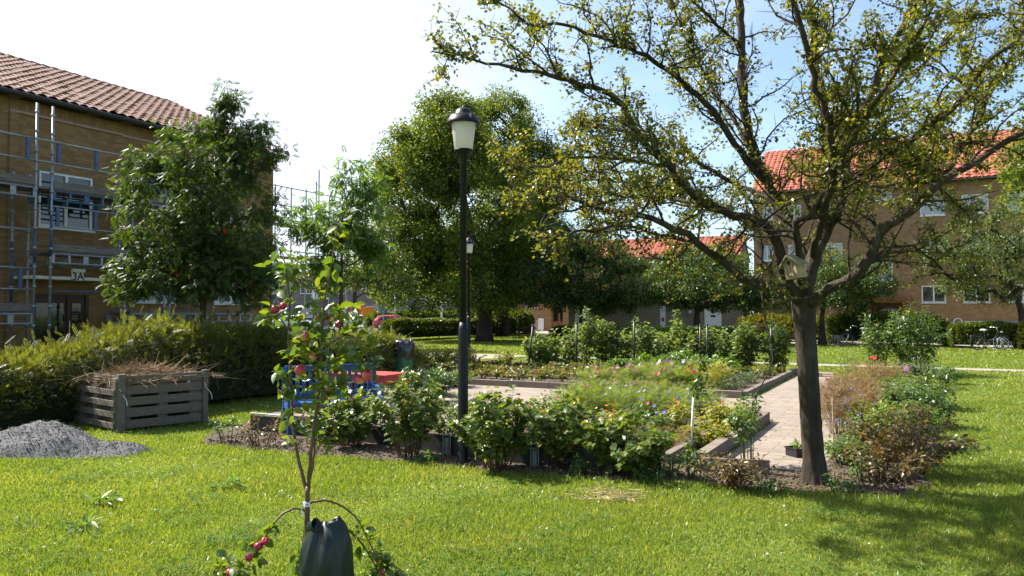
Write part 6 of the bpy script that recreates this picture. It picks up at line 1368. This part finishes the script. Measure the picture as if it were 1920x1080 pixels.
for x, y, h, r, lm, lab in ((1592, 872, .36, .34, 'weed', 'low green plant on bare soil next to the hawthorn trunk'), (1625, 858, .52, .34, 'rose', 'bronze leaved plant behind the lower rose'), (1660, 848, .62, .38, 'currant', 'leafy green plant among the bronze roses'), (1700, 842, .66, .42, 'rose', 'tall bronze shrublet in the middle of the rose group'), (1735, 838, .60, .42, 'weed', 'green bushy plant on the lawn edge behind the sprawling rose'), (1620, 820, .55, .3, 'yellowing', 'pale yellowing plant beside the lowest bellflower'), (1690, 800, .72, .42, 'helio', 'dark green tall perennial behind the bronze shrublet'), (1750, 800, .62, .4, 'grey_leaf', 'greyish perennial leaning over the lawn')):
    gs('border_plant', lab, x, y, h, r, 24, 620, .062, .036, T_LEAF, lm, group='border plants', cat='plant', spread=.08, arch=.4)
gs('rose_bush', 'sprawling rose with bronze and yellow leaves on the lawn edge', 1715, 888, .66, .72, 26, 900, .06, .04, T_LEAF, 'rose', 'twig', arch=.6, spread=.09, lean=(.25, 0))
gs('rose_bush', 'lower rose with yellowing leaves under the sprawling rose', 1655, 902, .44, .56, 22, 700, .055, .038, T_LEAF, 'rose', 'twig', arch=.6, spread=.08)
gs('poppy_plant', 'thin plant with one large pink flower above the dry stalks', 1690, 745, .95, .10, 5, 30, .06, .03, T_LEAF, 'weed', cat='flower', flowers=[(1, .07, M['pink'], FC, .97, 'flower')])
gs('poppy_plant', 'thin plant with a red flower above the straw coloured stalks', 1640, 742, .85, .12, 4, 24, .06, .03, T_LEAF, 'weed', cat='flower', flowers=[(2, .05, M['red_p'], FC, .95, 'flower')])
gs('seed_stalk_plant', 'drooping green seed stalks at the brick path end', 1590, 720, .95, .35, 16, 120, .10, .02, T_LEAF, 'weed', cat='plant', arch=.9, stem_r=.005)
p = G(1565, 860); tag(MB().tube([(0, 0, 0), (-.02, 0, .75)], .007, 6).build('bamboo_cane', M['straw'], None, True, loc=p), 'thin upright bamboo cane behind the hawthorn trunk', 'cane')
# straw left on the lawn and dandelion rosettes
c = G(1140, 938); n = 150; Q = rng.normal(size=(n, 3))*np.array([.16, .14, 0])+np.array([0, 0, .05])+np.abs(rng.normal(size=(n, 1)))*np.array([[0, 0, .01]]); ax = unit(rdir(n)*np.array([1, 1, .15])+np.array([.5, 0, 0]))
M['straw_pale'] = leaf_mat('pale_straw', [(.38, .29, .14), (.5, .39, .21)], .1, (1, 1, 1), .7, .2)
tag(obj('straw', np_mesh('straw', *scatter(T_TWIG, frames(ax, rdir(n), .05+.14*rng.random(n), .003), Q)), M['straw_pale'], loc=c), 'wisp of pale cut straw lying on the lawn', 'straw', kind='stuff')
for x, y, lab in ((190, 950, 'dandelion rosette with pale leaves near the gravel heap'), (425, 918, 'bright broad leaved rosette between compost bin and apple tree'), (150, 995, 'small rosette lowest on the lawn')):
    gs('dandelion_plant', lab, x, y, .09, .12, 9, 26, .12, .035, T_LEAF, 'bright', cat='weed', t0=.5, droop=.1)

# fallen leaves and litter
n = 420; Y = 4.7+rng.random(n)**1.4*8; X = (rng.random(n)*2-1)*.68*Y
P = np.stack([X, Y, .03+.03*rng.random(n)], 1); q = W(0, 0)
M['litter'] = leaf_mat('fallen_leaf', [(.10, .06, .03), (.17, .10, .04), (.24, .17, .05), (.07, .05, .03)], .15, (1.2, 1, .6), .6, .3)
m2_ = 900; a_ = 7.3+rng.random(m2_)*1.5; b_ = -8.2+rng.random(m2_)*8.2; P2 = np.stack([a_*U[0]+b_*Vv[0], a_*U[1]+b_*Vv[1], np.full(m2_, .022)], 1)
m3_ = 700; b3 = W(8.35, -.8); P3 = b3+rng.normal(size=(m3_, 3))*np.array([.55, .28, 0]); P3[:, 2] = .024
P = np.concatenate([P, P2, P3]); n = len(P)
tag(obj('leaf_litter', leaves_mesh('leaf_litter', T_LEAF, P, rdir(n)*np.array([1, 1, .25]), rdir(n)*.4+np.array([0, 0, 1.]), .018+.022*rng.random(n), .016), M['litter']), 'dry fallen leaves and bark crumbs scattered on lawn and soil', 'leaf litter', kind='stuff')

def clover_tpl():
    V = [[0, 0, 0]]; F = []
    for a in (0, 2.09, 4.19):
        b = len(V)
        for r, t in ((.5, -.5), (1, -.42), (1.08, 0), (1, .42), (.5, .5)): V.append([r*cos(a+t), r*sin(a+t), .12*abs(t)+.05])
        F.append([0, b, b+1, b+2, b+3, b+4])
    return np.array(V), [F]
ctr = []
for _ in range(150):
    y = 4.8+rng.random()**1.3*8; x = (rng.random()*2-1)*.66*y; ctr.append((x, y, .15+.35*rng.random()))
Q = np.concatenate([np.stack([cx+rng.normal(size=int(230*r))*r*.5, cy+rng.normal(size=int(230*r))*r*.4, .025+.035*rng.random(int(230*r))], 1) for cx, cy, r in ctr])
ok = np.ones(len(Q), bool)
for p in bare: ok &= ~inside(p, Q[:, 0], Q[:, 1])
Q = Q[ok]; n = len(Q)
M['clover'] = leaf_mat('clover_leaf', [(.06, .12, .022), (.085, .155, .028), (.115, .19, .036)], .4, (1.6, 1.6, .6), .7, .12)
tag(obj('clover_leaves', np_mesh('clover_leaves', *scatter(clover_tpl(), frames(rdir(n)*np.array([1, 1, .3]), rdir(n)*.35+np.array([0, 0, 1.]), .012+.008*rng.random(n), .016), Q)), M['clover']), 'low patches of clover leaves spread through the mown lawn', 'clover', kind='stuff')

# crumbs of dug soil
T_CRUMB = (np.array([[1, 0, 0], [-.6, .8, 0], [-.5, -.9, .1], [0, .1, .9], [.1, 0, -.6]]), [[[0, 1, 3], [1, 2, 3], [2, 0, 3], [1, 0, 4], [2, 1, 4], [0, 2, 4]]])
a_ = 7.05+rng.random(9000)**1.2*1.9; b_ = -8.6+rng.random(9000)*8.8; P = np.stack([a_*U[0]+b_*Vv[0], a_*U[1]+b_*Vv[1], np.full(9000, .016)], 1)
a2_ = 8+rng.random(4000)*13; b2_ = -1.2+rng.random(4000)*1.4; P = np.concatenate([P, np.stack([a2_*U[0]+b2_*Vv[0], a2_*U[1]+b2_*Vv[1], np.full(4000, .016)], 1)])
P = P[inside(near_bed, P[:, 0], P[:, 1])]; n = len(P)
M['crumb'] = leaf_mat('soil_crumb', [(.05, .037, .027), (.10, .076, .056), (.17, .135, .105)], 0.0, (1, 1, 1), .95, .1)
tag(obj('soil_crumbs', np_mesh('soil_crumbs', *scatter(T_CRUMB, frames(rdir(n), rdir(n), 1., 1.)*(.007+.022*rng.random(n)**3)[:, None, None], P)), M['crumb']), 'loose crumbs of dug brown soil along the shrub bed', 'soil', kind='stuff')
print('objects', len(bpy.data.objects), 'faces', sum(len(o.data.polygons) for o in bpy.data.objects if o.type == 'MESH'))
